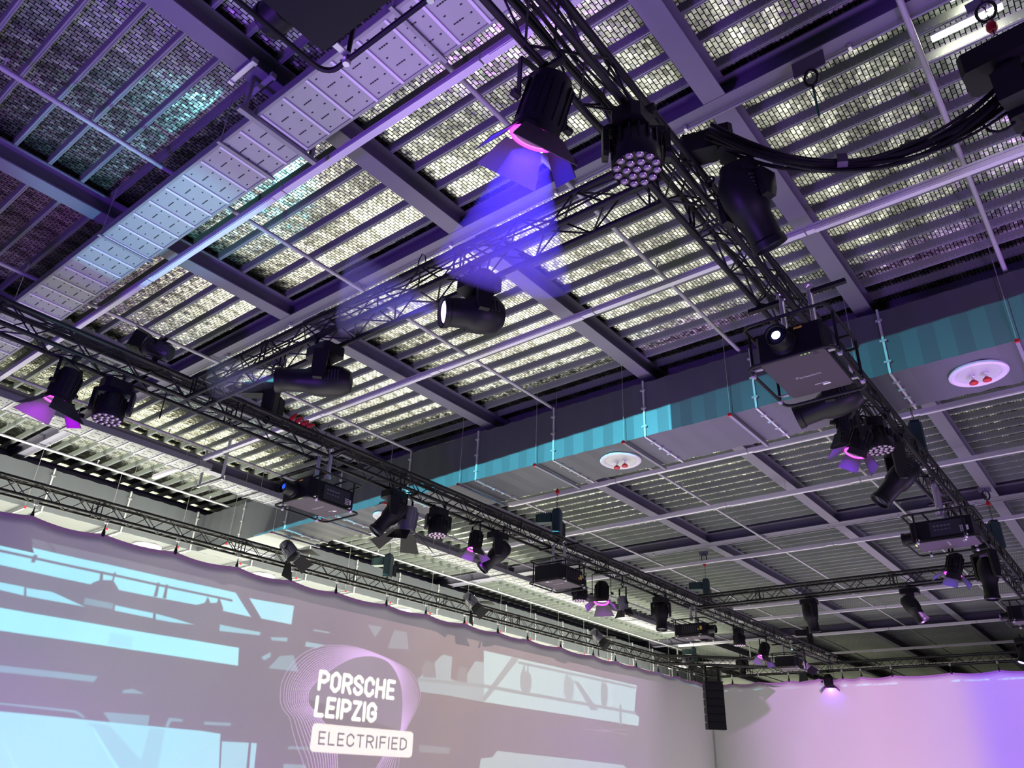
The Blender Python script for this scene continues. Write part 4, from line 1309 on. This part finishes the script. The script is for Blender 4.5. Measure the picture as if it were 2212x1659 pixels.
def stroke(pts, w, col, alpha=1.0):
    p = np.array(pts)
    for k in range(len(p) - 1):
        a, b = p[k], p[k + 1]
        i0, i1 = window(min(a[0], b[0]) - w - .03, max(a[0], b[0]) + w + .03, NW, IY0)
        j0, j1 = window(min(a[1], b[1]) - w - .03, max(a[1], b[1]) + w + .03, NH, IZ0)
        if i1 <= i0 or j1 <= j0:
            continue
        X, Y = np.meshgrid(gy[i0:i1], gz[j0:j1])
        al = np.clip((w - segdist(X, Y, a, b)) / .009 + .5, 0, 1)[..., None] * alpha
        sub = img[j0:j1, i0:i1]
        img[j0:j1, i0:i1] = np.maximum(sub * (1 - al) + np.array(col, np.float32) * al, sub) if alpha < 1 else sub * (1 - al) + np.array(col, np.float32) * al


for part in PICT.split(';'):
    lev, pts = part.split(':')
    fill([tuple(float(q) for q in s.split()) for s in pts.split(',')], float(lev))


def quad(Q, u, v):
    """Q = TL, TR, BR, BL; u right, v up"""
    tl, tr, br, bl = [np.array(q) for q in Q]
    return tuple((bl * (1 - u) + br * u) * (1 - v) + (tl * (1 - u) + tr * u) * v)


def spline(pts, n):
    p = np.array(pts, float)
    d = np.r_[0, np.cumsum(np.hypot(*np.diff(p, axis=0).T))]
    e = np.vstack([2 * p[0] - p[1], p, 2 * p[-1] - p[-2]])
    out = []
    for s in np.linspace(0, d[-1], n):
        k = min(len(p) - 2, int(np.searchsorted(d, s, 'right')) - 1)
        t = (s - d[k]) / (d[k + 1] - d[k])
        a, b, c, f = e[k], e[k + 1], e[k + 2], e[k + 3]
        out.append(.5 * (2 * b + (c - a) * t + (2 * a - 5 * b + 4 * c - f) * t * t + (3 * b - a - 3 * c + f) * t ** 3))
    return np.array(out)


# dark disc behind the words, then the fan of fine curved lines
disc = [tuple(q) for q in spline(Q_ci, 60)]
tmp = cyan.copy()
cyan = np.repeat(np.array([[.17, .12, .17]], np.float32), NW, 0)
fill(disc, .72)
cyan = tmp
for A_, B_, N_, m_ in ((Q_co, Q_ci, 15, 70), (Q_do, Q_di, 13, 36), (Q_ro, Q_ri, 10, 26)):
    ca, cb = spline(A_, m_), spline(B_, m_)
    for k in range(N_):
        f = (k / (N_ - 1)) ** .8
        stroke(ca * (1 - f) + cb * f, .011, (.62, .36, .72), .35 + .45 * f)


def words(s, Q, w, col, gap):
    adv = [max(GLY[c][0], 0.0) * .62 for c in s]
    tot = sum(adv) + gap * (len(s) - 1)
    x = 0
    for c, a in zip(s, adv):
        for st in GLY[c][1]:
            stroke([quad(Q, (x + px * a) / tot * .96 + .02, .09 + .82 * py) for px, py in st], w, col)
        x += a + gap


words('PORSCHE', Q_t1, .048, (1.0, 1.0, .80), .34)
words('LEIPZIG', Q_t2, .048, (1.0, 1.0, .80), .34)
bx = [quad(Q_box, u, v) for u, v in [(.03, 0), (.97, 0), (.992, .05), (1, .14), (1, .86), (.992, .95), (.97, 1), (.03, 1), (.008, .95), (0, .86), (0, .14), (.008, .05)]]
tmp = cyan.copy()
cyan = np.repeat(np.array([[.84, .75, .66]], np.float32), NW, 0)
fill(bx, 1.0)
cyan = tmp
words('ELECTRIFIED', Q_t3, .021, (.07, .05, .07), .36)
for q in range(9):
    a = q * .74 + .3
    stroke([(24.63, 3.53), (24.63 + 1.5 * math.cos(a), 3.53 + .5 * math.sin(a))], .008, (.5, .42, .5), .3)
ed = np.clip((gy - 1.5) / .5, 0, 1) * np.clip((30 - gy) / 2.5, 0, 1)
img *= ed[None, :, None].astype(np.float32)
buf = np.ones((NH, NW, 4), np.float32)
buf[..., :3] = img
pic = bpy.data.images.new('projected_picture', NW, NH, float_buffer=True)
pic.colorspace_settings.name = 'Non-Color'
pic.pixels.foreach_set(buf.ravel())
pic.update()
pic.pack()


class Gobo:
    """point lamp whose emission is shaped by direction, as a projector shapes its beam"""

    def __init__(self, name, loc, energy):
        self.l = bpy.data.lights.new(name, 'POINT')
        self.l.energy = energy * 200
        self.l.shadow_soft_size = .012
        self.l.use_nodes = True
        self.nt = self.l.node_tree
        self.em = self.nt.nodes['Emission']
        self.loc = loc
        self.o = bpy.data.objects.new(name, self.l)
        self.o.location = loc
        COL.objects.link(self.o)
        g = self.nt.nodes.new('ShaderNodeNewGeometry')
        s = self.nt.nodes.new('ShaderNodeSeparateXYZ')
        self.nt.links.new(g.outputs['Incoming'], s.inputs[0])
        self.d = [s.outputs[i] for i in range(3)]

    def m(self, op, a, b=None, c=None, clamp=False):
        n = self.nt.nodes.new('ShaderNodeMath')
        n.operation = op
        n.use_clamp = clamp
        for i, v in enumerate((a, b, c)):
            if v is None:
                continue
            if isinstance(v, (int, float)):
                n.inputs[i].default_value = v
            else:
                self.nt.links.new(v, n.inputs[i])
        return n.outputs[0]

    def plane(self, nx, ny, c):
        """distance along the ray to the upright plane nx*x + ny*y = c, with the two free coordinates"""
        den = self.m('ADD', self.m('MULTIPLY', self.d[0], nx), self.m('MULTIPLY', self.d[1], ny))
        k = c - nx * self.loc[0] - ny * self.loc[1]
        s = self.m('DIVIDE', k, den)
        pos = self.m('GREATER_THAN', s, 0)
        x = self.m('MULTIPLY_ADD', s, self.d[0], self.loc[0])
        y = self.m('MULTIPLY_ADD', s, self.d[1], self.loc[1])
        z = self.m('MULTIPLY_ADD', s, self.d[2], self.loc[2])
        ln = math.hypot(nx, ny)
        cs = self.m('MAXIMUM', self.m('ABSOLUTE', self.m('DIVIDE', den, ln)), .05)
        fall = self.m('MULTIPLY', self.m('MULTIPLY', self.m('DIVIDE', self.m('MULTIPLY', s, s), cs), pos), .005)
        return x, y, z, fall

    def step(self, v, lo, hi):
        n = self.nt.nodes.new('ShaderNodeMapRange')
        n.interpolation_type = 'SMOOTHSTEP'
        n.inputs['From Min'].default_value = lo
        n.inputs['From Max'].default_value = hi
        self.nt.links.new(v, n.inputs['Value'])
        return n.outputs[0]


PW = 4 * PI * PI / .56
# picture on the left curtain, from the lens of the keypad side projector
g = Gobo('picture_beam', (-2.9, 13.3, 5.12), PW)
x, y, z, fall = g.plane(1, -.0297, -16.25 - .0297 * 5)
u = g.m('DIVIDE', g.m('SUBTRACT', y, IY0), IY1 - IY0)
v = g.m('DIVIDE', g.m('SUBTRACT', z, IZ0), IZ1 - IZ0)
cb = g.nt.nodes.new('ShaderNodeCombineXYZ')
g.nt.links.new(u, cb.inputs[0])
g.nt.links.new(v, cb.inputs[1])
ti = g.nt.nodes.new('ShaderNodeTexImage')
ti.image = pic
ti.extension = 'CLIP'
g.nt.links.new(cb.outputs[0], ti.inputs[0])
g.nt.links.new(ti.outputs['Color'], g.em.inputs['Color'])
g.nt.links.new(fall, g.em.inputs['Strength'])

# lavender field on the far curtain, from the right truss
g = Gobo('lavender_beam', (-2.72, 18.3, 5.5), PW)
x, y, z, fall = g.plane(0, 1, 32.6)
msk = g.m('MULTIPLY', g.step(g.m('ADD', x, g.m('MULTIPLY', z, .25)), -14.6, -10.8), g.m('MULTIPLY', g.m('LESS_THAN', z, 5.93), g.step(x, -2.3, -3.1)))
rp = g.nt.nodes.new('ShaderNodeValToRGB')
rp.color_ramp.interpolation = 'EASE'
el = rp.color_ramp.elements
el[0].position, el[0].color = 0.0, (.24, .11, .30, 1)
el[1].position, el[1].color = 1.0, (.42, .17, .72, 1)
for p, c in ((.45, (.38, .16, .42, 1)), (.62, (.36, .17, .50, 1)), (.74, (.22, .06, .70, 1)), (.86, (.26, .08, .68, 1))):
    e = el.new(p)
    e.color = c
g.nt.links.new(g.m('DIVIDE', g.m('ADD', x, 13.5), 11.5), rp.inputs[0])
g.nt.links.new(rp.outputs[0], g.em.inputs['Color'])
g.nt.links.new(g.m('MULTIPLY', fall, msk), g.em.inputs['Strength'])

# turquoise spill on the duct side, from a projector behind the camera
g = Gobo('turquoise_spill', (-6.2, -3.0, 7.5), PW)
x, y, z, fall = g.plane(0, 1, 10.31)
top = g.m('MULTIPLY_ADD', x, .036, 7.44)
edge = g.step(g.m('SUBTRACT', top, z), -.012, .02)
low = g.m('GREATER_THAN', z, 6.785)
side = g.m('MULTIPLY', g.m('GREATER_THAN', x, -16.5), g.m('MULTIPLY_ADD', g.m('LESS_THAN', x, -5.2), .85, g.m('MULTIPLY', g.m('LESS_THAN', x, 3.0), .15)))
msk = g.m('MULTIPLY', g.m('MULTIPLY', edge, low), side)
g.em.inputs['Color'].default_value = (.10, .62, .72, 1)
g.nt.links.new(g.m('MULTIPLY', g.m('MULTIPLY', fall, msk), 3.2), g.em.inputs['Strength'])


def spot(name, loc, to, power, col, deg, blend=.6, r=.1):
    l = bpy.data.lights.new(name, 'SPOT')
    l.energy = power
    l.color = col
    l.spot_size = math.radians(deg)
    l.spot_blend = blend
    l.shadow_soft_size = r
    o = bpy.data.objects.new(name, l)
    o.location = loc
    o.rotation_euler = (Vector(to) - Vector(loc)).to_track_quat('-Z', 'Y').to_euler()
    COL.objects.link(o)
    return o


# added unseen spots: turquoise on the near cable tray, violet on its right end
spot('tray_fill_spot', (-8.3, 3.0, 1.0), (-8.3, 3.0, 7.5), 1500, (.25, .85, 1), 30, .5)
spot('tray_fill_spot', (-3.2, 2.4, .8), (-3.2, 2.9, 7.5), 900, (.55, .2, 1), 34, .8)
# added unseen violet spots that tint the underside of the big duct
spot('duct_fill_spot', (-4.3, 9.2, .8), (-4.6, 11, 6.8), 1500, (.55, .2, 1), 30, .7)
spot('duct_fill_spot', (.4, 9.0, .8), (-.2, 11, 6.8), 1700, (.55, .2, 1), 34, .7)
